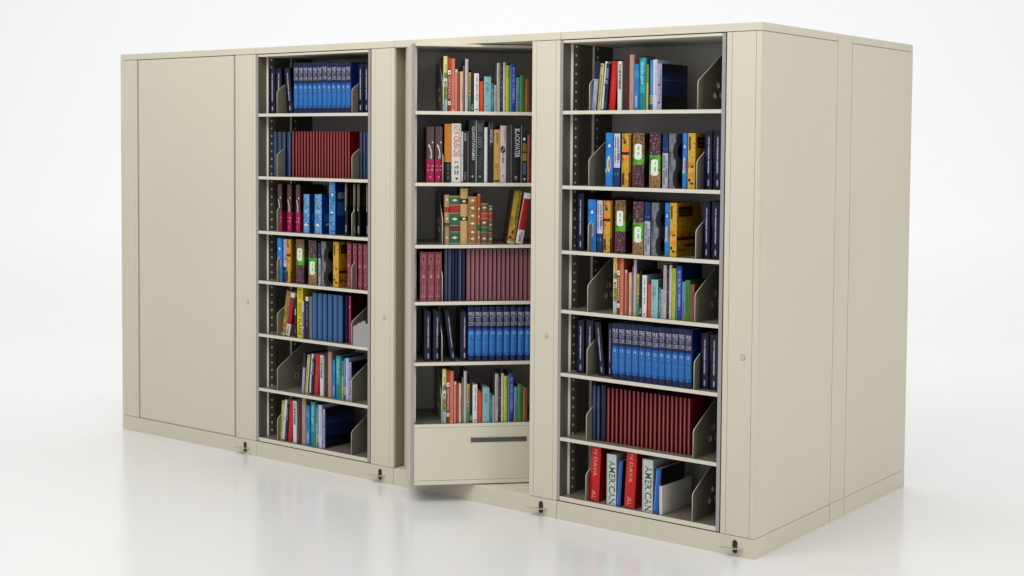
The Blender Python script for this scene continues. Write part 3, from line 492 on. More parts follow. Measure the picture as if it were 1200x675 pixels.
ST = {
 'navy_line': S('dark navy book with a thin white spine line', '#0c0d38', '#06061a', .18, .004,
    [('R', .09, .15, .26, .90, '#9a9ec0'), ('D', .03, .19, .28, .88, '#d2d4e6', 26), ('R', .05, .20, .06, .16, '#b9bbd8'), ('R', -.5, .5, .18, .195, '#1c1658')]),
 'slim_blue': S('slim navy volume with a grey-blue spine', '#34496e', '#0a1838', .19, .001, [('R', -.5, -.30, 0, 1, '#101f42'), ('R', .30, .5, 0, 1, '#101f42'), ('R', .12, .24, 0, 1, '#6c7e9c')]),
 'navy_plain': S('plain dark navy volume', '#0d1d44', '#081433', .19, .003),
 'slim_red': S('x', '#7c0a12', '#780a12', .19, .002, [('R', .06, .27, .0, 1, '#b47472')]),
 'mauve_slim': S('x', '#90606a', '#5a0a12', .19, .001, [('R', -.5, -.36, 0, 1, '#7c2a36'), ('R', .16, .32, .0, 1, '#b89096')]),  # red volumes paled to mauve: sheen put into the spine colour
 'mid_blue': S('plain mid-blue volume', '#416f9f', '#132b52', .19, .003, [('R', -.5, -.34, 0, 1, '#2c5486'), ('R', .30, .5, 0, 1, '#2c5486')]),
 'magenta': S('brown book with a magenta lower half', [(0, .42, '#a3104f'), (.42, 1, '#5a4544')], '#3a1210', .17, .005,
    [('D', -.36, .40, .285, .31, '#f3c9da', 5), ('D', -.36, .34, .215, .24, '#f3c9da', 4), ('E', 0, .1, .1, .012, '#f0a9c6'),
     ('P', [(-.30, .66), (-.12, .62), (.04, .55), (.12, .43), (.22, .43), (.16, .56), (.0, .65), (-.2, .69)], '#e8dcd2'),
     ('P', [(-.08, .43), (-.02, .50), (.02, .43)], '#e8dcd2'), ('E', .28, .72, .10, .016, '#efe4da')],
    cbands=[(0, .42, '#86093e'), (.42, 1, '#35100e')]),
 'bright_blue': S('bright blue book with pale scroll artwork', '90|#14508f|#2a80c4|#9accec|#2a80c4|#1a5fa4', '#0c3f86', .17, .005,  # pale mottles in the blue also paint highlights, scrolls are print
    [('E', 0, .56, .30, .035, '#bfe0f6'), ('E', 0, .56, .16, .018, '#1766b4'), ('R', -.20, .20, .26, .53, '#5fa8dc'), ('R', -.10, .10, .28, .50, '#2f7cc2'),
     ('E', 0, .22, .26, .030, '#e3f2fb'), ('E', 0, .10, .30, .02, '#7fc0ea'), ('P', [(-.3, .64), (0, .82), (.2, .66), (.0, .62)], '#6f9a5a'), ('CR', .02, .12, .3, .5, '#2b6bb0'), ('CR', .03, .09, .2, .26, '#9fb4cf')]),
 'tall_blue': S('tall blue book with a pale long emblem', '70|#14508f|#2474bc|#6cb0e0|#1f68b0', '#0b2d66', .18, .005,
    [('E', .05, .76, .16, .02, '#d5eafa'), ('R', -.05, .15, .42, .72, '#6fb0e6'), ('R', .0, .10, .44, .70, '#1d6cbc'), ('E', .05, .42, .20, .022, '#d5eafa'), ('R', -.5, -.40, 0, 1, '#cfe0d8'), ('CR', .02, .10, .68, .80, '#8b95a6'), ('CR', .015, .12, .36, .62, '#2e5f9c')]),
 'black_gold': S('black book with gilt upper spine bands', '#0b0b0b', '#0a0907', .17, .005,
    [('R', -.42, -.05, .52, .98, '90|#5a4a30|#8f7f5c|#b8a67c'), ('R', -.34, -.12, .50, .98, '#efe6d0'), ('R', .12, .40, .54, .98, '#4a4a36'), ('E', -.2, .5, .26, .028, '#f0e4c4'), ('R', .18, .32, .60, .94, '#8a7a54'), ('D', -.1, .3, .06, .20, '#c9c9c9', 5), ('CR', .02, .09, .56, .97, '#39402c')]),
 'blue_swirl': S('bright blue book with a golden swirl', '40|#1a70c0|#2488d4|#2a90dc', '#0f4f9a', .17, .003,
    [('E', -.02, .42, .24, .15, '#f2dfa6'), ('E', .03, .42, .14, .11, '#e0761c'), ('E', .05, .44, .07, .08, '#1f7fd0'), ('R', -.15, .22, .735, .75, '#e8f4fc'), ('R', -.05, .15, .75, .79, '#e8f4fc'), ('P', [(-.5, .30), (-.34, .36), (-.40, .24)], '#f2f2e6')]),
 'white_navy': S('lavender-white book with a navy foot', [(0, .36, '#173a6e'), (.36, 1, '#cfcbe0')], '#10285a', .17, .003,
    [('D', -.24, .30, .44, .94, '#3b3b6a', 18), ('D', .14, .44, .5, .74, '#22224a', 9), ('D', -.3, .3, .22, .27, '#8fa6c6', 4), ('R', -.5, -.42, .36, 1, '#9a97c0')]),
 'gold_flame': S('yellow-gold book with orange flame artwork', '60|#8a6a1c|#c89c2c|#d8b044|#d8942c', '#7a5418', .17, .003,
    [('R', -.5, .5, .60, .655, '#3a1a10')] + [('E', -.1, .70, .34, .05, '#f28a1e'), ('E', .1, .56, .36, .04, '#f39a3a'), ('E', -.15, .84, .18, .04, '#6b3c12'), ('E', -.25, .90, .14, .02, '#5b2c0c'), ('R', -.44, -.16, .04, .26, '#4a3010'), ('R', .32, .5, .28, .97, '#8d6a1c'), ('R', .30, .5, 0, .28, '#3a1408')]),
 'gold_dark_cover': S('gold book with a dark cover label and flames', '70|#a8821e|#d0a834|#dcb84a|#d89a34', '30|#5a380e|#a97f20|#b88c2c|#8a4a12', .20, .003,
    [('R', -.34, -.08, .70, .94, '#4a380f'), ('E', .05, .42, .34, .035, '#f28a1e'), ('E', .12, .40, .20, .02, '#3a1406'), ('E', -.18, .32, .26, .05, '#f5b45a'), ('E', .15, .26, .26, .04, '#f08a2e'), ('E', -.22, .16, .2, .03, '#2a1a08'), ('E', .1, .10, .22, .02, '#3f2a0c'),
     ('CR', .015, .13, .74, .93, '#241607'), ('CR', .025, .12, .78, .80, '#7a5c24'), ('CR', .025, .10, .85, .87, '#7a5c24'), ('CR', .0, .17, .30, .36, '#3a1608'), ('CE', .06, .42, .05, .02, '#c85a14'), ('CE', .12, .20, .06, .03, '#5b3208'), ('CE', .05, .12, .04, .02, '#8a4a10')]),
 'beans_brown_top': S('photo-printed book, brown top, green middle, dark berry foot', [(0, .42, '230|#12060a|#4a1a2a|#2a0e16|#b890a0'), (.42, .60, '60|#2f6a18|#5aa82c|#7ac048'), (.60, 1, '190|#3a2a14|#7a5c34|#a88a5c|#5a4424')], '#2a2214', .19, .004,
    [('R', -.32, .30, .53, .77, '#eef5ea'), ('E', 0, .77, .31, .035, '#eef5ea'), ('E', 0, .54, .26, .03, '#dfeed2'), ('D', -.04, .10, .60, .76, '#5b8a3a', 6), ('R', -.5, -.40, 0, .42, '#8a3a58')]
    + blobs(34, -.3, .45, .04, .40, ['#c0a0a8', '#5b1830', '#8a4058', '#16080c'], 3, .055) + blobs(20, -.45, .45, .80, .98, ['#8a6a3e', '#4b3a1c', '#a98a5a'], 4), cbands=[(0, .42, '110|#0c0406|#2c0e18|#200c12|#5a3440'), (.42, .78, '40|#1a2c10|#2d4a1c|#4a7a2a'), (.78, 1, '90|#2a200e|#4d3c1c')]),
 'beans_berry_top': S('photo-printed book, berry top, green middle, tan foot', [(0, .27, '190|#5a4220|#9a7848|#b8986a|#6b5230'), (.27, .60, '60|#2f6a18|#5aa82c|#7ac048'), (.60, 1, '230|#12060a|#4a1a2a|#2a0e16|#c09aa8')], '#2a1a14', .19, .004,
    [('R', -.32, .30, .27, .51, '#eef5ea'), ('E', 0, .27, .36, .045, '#eef5ea'), ('E', 0, .5, .24, .03, '#dfeed2'), ('D', .0, .14, .30, .48, '#5b8a3a', 6)]
    + blobs(38, -.45, .45, .63, .97, ['#c0a0a8', '#5b1830', '#a04a60', '#16080c', '#d8c4c8'], 5, .055) + blobs(16, -.45, .45, .02, .24, ['#a98250', '#5b4622'], 6), cbands=[(0, .27, '90|#2a200e|#5a4622'), (.27, .6, '40|#1a2c10|#2d4a1c|#4a7a2a'), (.6, 1, '110|#0c0406|#2c0e18|#200c12|#5a3440')]),
 'navy_white': S('navy-topped book with pale lower spine', [(0, .64, '#b9bccb'), (.64, 1, '#14356e')], '#0f1f44', .17, .003,
    [('D', -.30, .05, .06, .60, '#4a5270', 18), ('D', .16, .40, .2, .5, '#1a1f34', 9), ('D', -.3, .3, .70, .74, '#7a98c8', 4)]),
 'grey_lobes': S('grey book with black rounded lobes on its cover', '50|#5c5e62|#7b7d82|#8c8e92', '#5a5c60', .18, .003,
    [('P', [(-.30, .30), (-.2, .46), (-.3, .86), (-.42, .6)], '#3a3b3f'), ('P', [(.5, .50), (.5, .86), (.22, .78), (.12, .68), (.22, .57)], '#0c0c0f'), ('P', [(.5, .0), (.5, .37), (.22, .30), (.12, .19), (.22, .06)], '#0c0c0f'),
     ('CE', .085, .68, .072, .165, '#08080a'), ('CE', .085, .19, .072, .165, '#08080a')]),
 'ornate_red': S('ornate dusty-red book with embossed scrollwork', '90|#5a1c28|#8a3a48|#a8606a|#70303c', '#5a1420', .17, .004,
    [('E', 0, .86, .30, .09, '#b06c74'), ('E', 0, .86, .16, .05, '#7a2434'), ('P', [(-.1, .52), (.05, .80), (.16, .52)], '#a3606a'), ('E', 0, .5, .2, .04, '#c08a8c'), ('R', -.16, -.10, .04, .44, '#b87a80'), ('R', .12, .18, .04, .44, '#b87a80'), ('R', -.25, .28, .085, .10, '#c9949a'), ('R', -.44, -.38, .02, .96, '#a3505e'), ('R', .38, .44, .02, .96, '#a3505e')]),
 'gold_lean': S('golden leaning book with flower foot', '60|#80681c|#a8892c|#b89a3c', '#6b5318', .16, .004,
    [('R', -.16, -.06, .36, .97, '#c2a548'), ('R', .16, .24, .36, .97, '#8a6e1c'), ('E', -.1, .26, .34, .06, '#d9942a'), ('E', .1, .16, .36, .06, '#c98a34'), ('E', .0, .22, .16, .04, '#5b2c10'), ('E', -.2, .12, .18, .03, '#3f260c'), ('E', .1, .33, .14, .02, '#efc25a'), ('R', -.5, .5, 0, .05, '#c9bfa0')]),
 'red_white': S('red book with white ends leaning right', [(0, .27, '#dddad6'), (.27, .89, '#a30f1c'), (.89, 1, '#e6e3de')], '#8f1220', .16, .003,
    [('D', -.16, .22, .04, .24, '#3d4a66', 10), ('R', -.5, -.40, .27, .89, '#d9b9b4')], cbands=[(0, .27, '#8a7a78'), (.27, .89, '#99101c'), (.89, 1, '#e6e3de')]),
 'dark_grey_text': S('thin charcoal book with tiny white print', '#1b1b1e', '#141416', .15, .002, [('D', -.2, .3, .56, .72, '#e8e8e8', 8), ('D', -.2, .2, .1, .2, '#8a8a8a', 4)]),
 'ghost_plane': S('yellow book lettered GHOST PLANE', '#e6d22c', '#c9b41e', .16, .002,
    [('T', 'GHOST', -.26, .30, .42, .70, '#3a3420', 'v'), ('T', 'PLANE', -.26, .30, .05, .38, '#15130a', 'v'), ('D', -.2, .2, .76, .92, '#b8a418', 7), ('E', .0, .96, .22, .015, '#3a3420')]),
 'lavender_thin': S('thin grey-lavender book', [(0, .7, '#6a74a8'), (.7, 1, '#b9b9b2')], '#5a6088', .15, .001, [('E', 0, .28, .4, .02, '#e8e8ec')]),
 'navy_white_cap': S('dark navy book with white square cap', '#151a2e', '#0f1220', .15, .002,
    [('R', -.42, .42, .90, 1, '#f0f0f0'), ('E', 0, .95, .14, .018, '#15151c'), ('D', -.10, .16, .28, .84, '#9aa2b8', 18), ('R', -.5, .5, 0, .14, '#3a1030')]),
 'grey_cover': S('plain grey book', '#7d7f84', '#6c6e74', .16, .003, [('R', .36, .5, 0, 1, '#5d5f64')]),
 'magenta_gloss': S('glossy magenta book with a dark cover', '#b5145c', '#3a0d12', .17, .004, [('E', .0, .77, .22, .018, '#f29ac2'), ('R', -.06, .12, .1, .6, '#d03a80'), ('R', -.5, -.3, 0, 1, '#7c0c40')], rough=.25),
 'navy_lavender': S('slanting book with a navy top and lavender foot', [(0, .64, '#9aa6c8'), (.64, 1, '#0e1e3e')], '#0f1a34', .16, .002, [('D', -.1, .25, .1, .6, '#d0d6ea', 14), ('R', -.34, -.22, .0, .60, '#e3e6f2')]),
 'pale_yellow': S('pale yellow slanting book', '#c4bc72', '#9a9150', .15, .002, [('D', -.1, .2, .2, .8, '#7c7640', 14), ('R', -.45, .45, .92, .97, '#8a8a6a'), ('R', .3, .45, 0, 1, '#e4dea6')]),
 'white_slim': S('slim white book', '#dedfe3', '#bfc0c8', .15, .001, [('D', -.1, .3, .5, .56, '#55586a', 4), ('R', -.5, .5, 0, .03, '#b06050')]),
 'navy_text': S('dark navy book with pale print', '#14213e', '#0c1529', .15, .002, [('D', -.26, .26, .56, .90, '#aebad0', 12), ('D', -.1, .15, .05, .2, '#8090aa', 4)]),
 'red_book': S('bright red hardback', '#c41420', '#8e0c16', .16, .003, [('D', -.06, .12, .25, .92, '#e86a5a', 22), ('R', -.5, -.36, 0, 1, '#9a1018')]),
 'white_text': S('white book with black print down its spine', '#dde2dc', '#bfc6c0', .15, .003, [('D', -.22, .24, .42, .95, '#24302c', 10), ('D', -.22, .24, .44, .93, '#24302c', 8), ('R', .36, .46, 0, 1, '#b4bab6')]),
 'maroon_book': S('dark maroon book', '#4a2226', '#2c1214', .17, .003, [('R', -.28, -.18, 0, 1, '#5a3034'), ('D', .05, .2, .3, .6, '#7a5050', 10)]),
 'tan_book': S('tan book beside the maroon one', '#b89a88', '#8f7564', .17, .003, [('R', -.2, -.1, 0, 1, '#c9ae9c'), ('R', .34, .5, 0, 1, '#9a7e6c'), ('D', .0, .15, .1, .3, '#9c6a50', 6)]),
 'sky_blue': S('sky blue book', '#1f82c8', '#125a94', .16, .002, [('R', -.4, .4, .18, .40, '#3f8fd8'), ('D', -.2, .2, .06, .3, '#c8e4f6', 6), ('R', -.5, .5, .7, .85, '#3a98d8')]),
 'teal_book': S('wide teal book', '60|#0f7f90|#18a4ae|#3ab8ba', '#0b6a80', .17, .004, [('D', -.22, .06, .46, .92, '#c2f0ee', 16), ('R', .3, .5, 0, 1, '#0f7a8a'), ('R', -.5, .5, .34, .345, '#7ad6d2'), ('E', 0, .16, .14, .014, '#d6f6f2'), ('R', -.5, .2, 0, .33, '#148a8c')]),
 'green_thin': S('thin yellow-green book', [(0, .6, '#c9bc48'), (.6, 1, '#7a9a48')], '#4a6a30', .14, .001, []),
 'blue_white': S('blue book with a pale print foot', [(0, .12, '#2f62a0'), (.12, .30, '#c8c098'), (.30, 1, '#4f86c4')], '#2a5a9a', .15, .002, [('D', -.3, .3, .14, .28, '#555040', 5), ('D', -.1, .2, .4, .9, '#a9c8ea', 16)]),
 'white_gloss': S('glossy pale blue-white book', '#c6d6ec', '#a2b4d2', .16, .002, [('D', .15, .32, .3, .9, '#7c8cb0', 18)], rough=.25),
 'lavender_dots': S('lavender book with two black dots, blue-covered', '#b3a6c8', '#0c2a5c', .215, .002,
    [('D', .1, .34, .2, .9, '#4a3f66', 20), ('E', -.04, .54, .26, .022, '#14101e'), ('E', -.04, .16, .26, .022, '#14101e'), ('R', -.5, -.36, 0, 1, '#d8d0e4'),
     ('CR', .0, .215, 0, .30, '#05070f'), ('CR', .0, .2, .64, .655, '#3f74b0'), ('CR', .0, .2, .70, .706, '#2a5a96'), ('CR', .0, .215, .80, 1, '#070d1c')]),
 'kids_green': S('children’s book fading cream to green', [(0, .24, '#a9cfd2'), (.24, .44, '#8fae3a'), (.44, .60, '#d8e2c8'), (.60, .70, '#5a8a34'), (.70, 1, '#e8da86')], '#5a5f58', .16, .002, [('D', -.2, .3, .1, .55, '#4a6a30', 9), ('E', 0, .52, .26, .018, '#2a5a3a'), ('R', -.5, -.36, 0, 1, '#efe8c4'), ('D', -.1, .3, .62, .85, '#7c9a40', 6)]),
 'squares_red': S('dark red book with white squares on its spine', '#a01a1e', '#7a1216', .15, .002,
    [('R', -.42, .42, .69, .77, '#eeeae6'), ('E', 0, .73, .17, .016, '#15100e'), ('R', -.42, .42, .12, .19, '#eeeae6'), ('E', 0, .155, .17, .014, '#15100e'), ('D', -.22, .26, .24, .66, '#e8c8b8', 9), ('R', -.5, .5, .8, 1, '#b8401e'), ('R', .4, .5, .0, 1, '#d8683a')]),
 'salmon': S('salmon pink book', '#d88068', '#9a5440', .16, .002, [('D', -.05, .1, .2, .8, '#eeb49e', 20), ('R', -.5, .5, .0, .04, '#e8c050'), ('R', .34, .5, 0, 1, '#c06a50')]),
 'peach': S('peach book with a white top edge', [(0, .93, '#c98d78'), (.93, 1, '#e8dcd0')], '#8a5848', .14, .002, [('R', -.4, -.1, 0, 1, '#dca890')]),
 'coral_red': S('coral red book', '#b03a38', '#7a2020', .14, .003, [('R', -.2, .1, 0, 1, '#c45048')]),
 'cream_slim': S('slim cream book', '#dccdb0', '#a89878', .15, .002, [('D', -.1, .2, .2, .7, '#b09a70', 14), ('R', .3, .5, 0, 1, '#c8a890')]),
 'rosy_brown': S('rosy brown book', '#9a7264', '#6a4a3e', .15, .003, [('D', -.1, .2, .2, .8, '#b8948a', 14)]),
 'lavender_tall': S('tall thin lavender-white book', '#bcb8c4', '#5a5a5e', .17, .002, [('R', -.5, -.2, 0, 1, '#d4d2d8'), ('R', .25, .5, 0, .95, '#9a90a8')]),
 'yellow_green': S('book with a yellow top and green foot', [(0, .3, '#3f9a48'), (.3, .5, '#8aa248'), (.5, 1, '#c8b040')], '#4a4a20', .15, .002, [('D', -.1, .25, .35, .9, '#5a5220', 14), ('E', 0, .42, .3, .02, '#e8e4c0')]),
 'black_slim': S('slim black book', '#14161c', '#0b0c10', .16, .002, [('D', -.3, .3, .04, .18, '#d8e4dc', 5), ('D', -.1, .1, .3, .8, '#3a3e4c', 14)]),
 'white_black_text': S('white book with black print, beside an orange one', '#e4e3e6', '#aaa9ad', .16, .002, [('D', -.06, .18, .3, .92, '#3c3c46', 26), ('E', .02, .06, .18, .018, '#20202a'), ('R', -.5, -.34, 0, 1, '#f2f2f4')]),
 'orange': S('short bright orange book', '#e0501a', '#a83a10', .14, .004, [('D', -.05, .15, .2, .85, '#f08a54', 18), ('R', -.5, -.3, 0, 1, '#c8441a')]),
 'pale_blue': S('wide pale turquoise book', '#8fc2c6', '#6a7a7e', .17, .003, [('D', -.26, -.02, .5, .84, '#4a7680', 9), ('D', .02, .2, .55, .8, '#5a868e', 7), ('E', -.1, .16, .12, .012, '#3a5a66'), ('R', .38, .5, 0, 1, '#a8d2d4')]),
 'teal_slim': S('slim teal book', '#2f8a8c', '#1c5658', .14, .002, [('D', -.2, .2, .2, .8, '#a8d6d4', 16)]),
 'white_lilac': S('short pale lilac book with grey print', '#c8bcc8', '#4a3a44', .14, .002, [('D', -.2, .3, .08, .92, '#6a5a6a', 24)]),
 'cream_text': S('tall cream-grey book', '#c4beb4', '#8a8490', .16, .002, [('D', -.1, .2, .3, .9, '#8a8494', 20), ('R', -.5, -.36, 0, 1, '#dedad0')]),
 'black_dots': S('tall black book with small white specks', '#17161f', '#0b0b10', .16, .002, [('D', -.2, .2, .1, .94, '#7a7e98', 16), ('E', 0, .5, .24, .018, '#c8c8d8')]),
 'cream_wide': S('tall cream book beside the lime one', '#cfc8b4', '#8e8878', .16, .002, [('R', -.5, -.2, 0, 1, '#dfd9c6'), ('E', .1, .28, .14, .014, '#2a2a2a')]),
 'lime': S('yellow-green book with dark print', '#bcc644', '#7c8428', .16, .003, [('D', -.02, .22, .72, .92, '#5a6018', 8), ('D', -.05, .15, .1, .55, '#8c942c', 14), ('R', -.5, -.36, 0, 1, '#dde27a')]),
 'royal_blue': S('tall royal blue book with white print', '#1c4aa8', '#12306e', .17, .003, [('D', -.1, .28, .24, .92, '#b8c8ee', 30), ('E', .05, .2, .2, .016, '#c86a8a'), ('R', -.5, -.38, 0, .96, '#7ab0d8')]),
 'grey_blue': S('grey-blue book with a gold foot', [(0, .12, '#a8884a'), (.12, 1, '#7896b4')], '#4a6078', .15, .003, [('D', -.1, .2, .1, .5, '#4a5a80', 10), ('R', .3, .5, .12, 1, '#8fa8bc')]),
 'green': S('mid-green book', '#3f8a42', '#28602c', .15, .004, [('D', -.05, .15, .2, .85, '#2a6a30', 14), ('R', -.5, -.34, 0, 1, '#5aa058')]),
 'rust': S('short rust-brown book', '#a0502c', '#6a3a24', .15, .003, [('R', -.5, -.3, 0, .96, '#c47a4a'), ('D', .0, .2, .2, .8, '#7a3a1c', 12), ('R', .2, .5, 0, 1, '#8a6858')]),
 'orange_black': S('orange-topped book with a black foot', [(0, .36, '#101210'), (.36, 1, '#c98218')], '#14100a', .17, .003, [('R', -.5, .5, .355, .368, '#e8b45a'), ('D', -.14, .14, .06, .32, '#6a7a66', 9), ('R', .1, .14, .38, .98, '#e0a040')]),
 'new_crusades': S('white book with tall red capitals', '#dedbd2', '#b4b0a8', .17, .003, [('T', 'NEW CRUSADES', -.30, .36, .44, .97, '#d0341c', 'v'), ('D', -.2, .24, .14, .36, '#1c2018', 9), ('E', .05, .07, .16, .018, '#1a1c18'), ('R', .42, .5, 0, 1, '#aeb8ba')]),
 'black_small_text': S('black book with small red and white print', '#141012', '#0b0809', .16, .002, [('D', -.2, .25, .8, .96, '#c8c8c8', 7), ('D', -.1, .15, .45, .75, '#7a1c24', 10), ('D', -.2, .2, .05, .2, '#9a9a9a', 6)]),
 'grey_slim': S('thin dark grey book', '#5c5c60', '#2a2a2c', .16, .001, []),
 'guantanamo': S('tall black book lettered GUANTANAMO', '#0d0e10', '#070708', .17, .002, [('T', 'GUANTANAMO', -.05, .40, .36, .90, '#c8ccd0', 'v'), ('D', -.2, .1, .16, .3, '#3c4044', 6), ('E', .05, .1, .14, .02, '#b0b4b8')]),
 'dark_grey_big_text': S('tall charcoal book with faded grey lettering', '#26282a', '#121314', .17, .002, [('R', -.5, -.42, 0, 1, '#b8bcc0'), ('D', -.24, .22, .56, .95, '#74787c', 11), ('D', -.28, .02, .58, .93, '#5c6064', 10), ('D', -.2, .1, .18, .5, '#54585c', 12), ('D', .1, .35, .2, .52, '#44484c', 10), ('E', 0, .1, .14, .018, '#8c9094')]),
 'white_plain': S('plain white book among black ones', '#d6d8dc', '#a8aaae', .16, .002, [('R', -.5, -.3, 0, 1, '#eceef0')]),
 'black_title': S('black book with a white title at its top', '#101012', '#08080a', .17, .002, [('D', -.3, .36, .86, .97, '#6c6c70', 4), ('D', -.06, .34, .66, .88, '#d0d0d4', 7), ('D', -.2, .0, .6, .8, '#8c8c90', 6), ('R', -.1, .1, .05, .6, '#26262a')]),
 'tan_paper': S('light tan paperback', '#d2a866', '#9c7a44', .16, .002, [('D', -.1, .18, .75, .94, '#6a4a20', 8), ('D', -.24, .24, .28, .36, '#b05a30', 3), ('R', -.36, .40, .02, .05, '#2a2012'), ('D', .0, .14, .1, .27, '#a07a48', 8)]),
 'pink_oval': S('pale pink paperback with a black oval emblem', '#d8c8c8', '#a89898', .16, .002, [('E', -.05, .58, .42, .065, '#100e10'), ('E', .1, .60, .10, .016, '#d8c8c8'), ('E', -.15, .56, .08, .014, '#d8c8c8'), ('D', .1, .34, .7, .94, '#c09aa8', 12), ('D', -.2, .1, .34, .5, '#4a4448', 6), ('E', -.02, .12, .16, .018, '#a06a88')]),
 'grey_cover_wide': S('plain dark grey book', '#3a3b3c', '#2c2d2e', .18, .002, [('R', .30, .46, 0, 1, '#8a8c8e')]),
 'blackwater': S('thick black book lettered BLACKWATER', '#0a0a0c', '#060607', .18, .003, [('T', 'BLACKWATER', -.22, .30, .44, .94, '#d8d8dc', 'v'), ('E', -.1, .10, .12, .02, '#a8a8ac'), ('D', -.2, .1, .05, .08, '#7c7c80', 3), ('R', .44, .5, 0, 1, '#a8bcc0')]),
 'gold_teal': S('black book with gold and teal panels', '#14181a', '#0c0e10', .16, .002, [('R', -.4, .4, .60, .76, '#8a6a1c'), ('R', -.4, .4, .42, .57, '#9a7a24'), ('R', -.3, .3, .16, .38, '#3f6a70'), ('E', -.1, .84, .2, .03, '#dde8ec'), ('E', 0, .07, .18, .02, '#c8d4d8')]),
 'red_brown': S('dull red-brown book', '#9a4a40', '#5e2824', .16, .002, [('R', -.5, -.3, 0, 1, '#b06a5e'), ('R', .1, .4, .3, .7, '#5a1c1c')]),
 'antique_tan_red': antique('antique tan book with a red label', '#b89a78', [(.64, .76, '#b03a20'), (.36, .44, '#5a5a48')], (.9, .52, .14)),
 'antique_green': antique('wide antique green book with red label', '#2f6a50', [(.64, .80, '#a83222'), (.26, .38, '#6e3428')], (.90, .52, .14)),
 'antique_cream': antique('tall antique cream book with two dark bands', '#cda873', [(.72, .82, '#4c3028'), (.42, .50, '#4a4238')], (.77, .46)),
 'antique_ornate': antique('antique brown book with rich gilt tooling', '160|#5a3a18|#8c6636|#b8904e|#7a5426', [], (.12, .26, .44, .6, .76, .92)),
 'antique_orange': antique('thin antique orange book', '#b8542a', [(.26, .40, '#2f6a50'), (.02, .24, '#a8745c')], (.14, .55, .7), .003),
 'antique_brown': antique('short antique brown book with an orange label', '#7c5c48', [(.62, .74, '#c04a26'), (.30, .40, '#2f6a50')], (.88, .52, .14)),
 'antique_grey': antique('short antique grey-brown book with a red label', '#6e5e50', [(.64, .78, '#c0381e'), (.30, .38, '#3a5a48')], (.9, .5, .14)),
 'big_red': S('big bright red book with gilt capitals', '#cc0f18', '#8e0a12', .22, .006, [('T', 'N DAVA', -.12, .22, .46, .96, '#e8a888', 'v'), ('T', 'AL', -.16, .22, .04, .20, '#e8a888', 'v'), ('D', -.34, -.28, .5, .95, '#d8685c', 10)]),
 'white_american': S('white book lettered AMERICAN', '#cfd8d4', '#aab2b0', .22, .003, [('T', 'AMERICAN', -.22, .42, .02, .88, '#1f4034', 'v'), ('R', -.5, -.34, 0, 1, '#c4c6c6'), ('E', .2, .95, .18, .016, '#c8ccca')]),
 'blue_thick': S('bright blue book leaning right', '#1f68c0', '#0a0d16', .20, .003, [('R', -.34, -.22, .05, .95, '#8ab8e8'), ('R', .3, .5, 0, 1, '#1c5cac')]),  # covers blackened: shade on the book's side put into their colour
 'white_box': S('low white slipcase at the right end', '#dcd8d0', '#e4e0d8', .25, .001, []),
}
ENC = [10, 11, 13, 14, 16, 16, 10, 18, 16, 18, 19, 18]
def enc_style(n):
    pts = []
    return S('blue volume', [(0, .03, '#0e2c6a'), (.03, .10, '#0a1a4a'), (.10, .60, '#0e4794'), (.60, 1, '#0a1a4c')], '#0a2a6c', .20, .007,
      [('R', -.44, .40, .15, .55, '#2678c0'), ('E', -.02, .55, .42, .035, '#2678c0'), ('E', -.02, .15, .42, .05, '#2678c0'),
       ('R', -.44, -.28, .15, .55, '#3c8cd0'),  # left strip paints a highlight on the round spine
       ('P', [(-.46, .985), (.46, .985), (.0, .945), (-.46, .925)], '#3a86cc'),
       ('T', 'PRE', -.44, .40, .825, .90, '#c2c4d2', 'h'), ('T', 'TEST', -.44, .40, .735, .81, '#a8aabc', 'h'), ('T', 'SCOPE', -.44, .40, .650, .72, '#bcbecd', 'h'),
       ('T', str(n), -.20, .22, .485, .545, '#a9cdec', 'h'),
       ('E', .10, .425, .16, .022, '#143a7c'), ('E', .10, .43, .07, .01, '#a8d0f0'),
       ('D', -.3, .3, .345, .355, '#7ab4ea', 4), ('D', -.3, .3, .32, .33, '#7ab4ea', 4), ('D', -.3, .3, .295, .305, '#5a9cdc', 4)], .32)

def spine_pt(t, u, v, h, bulge, off):
    b = bulge * (1 - (2 * u) ** 2)
    return ((u + .5) * t, -b - off, v * h)

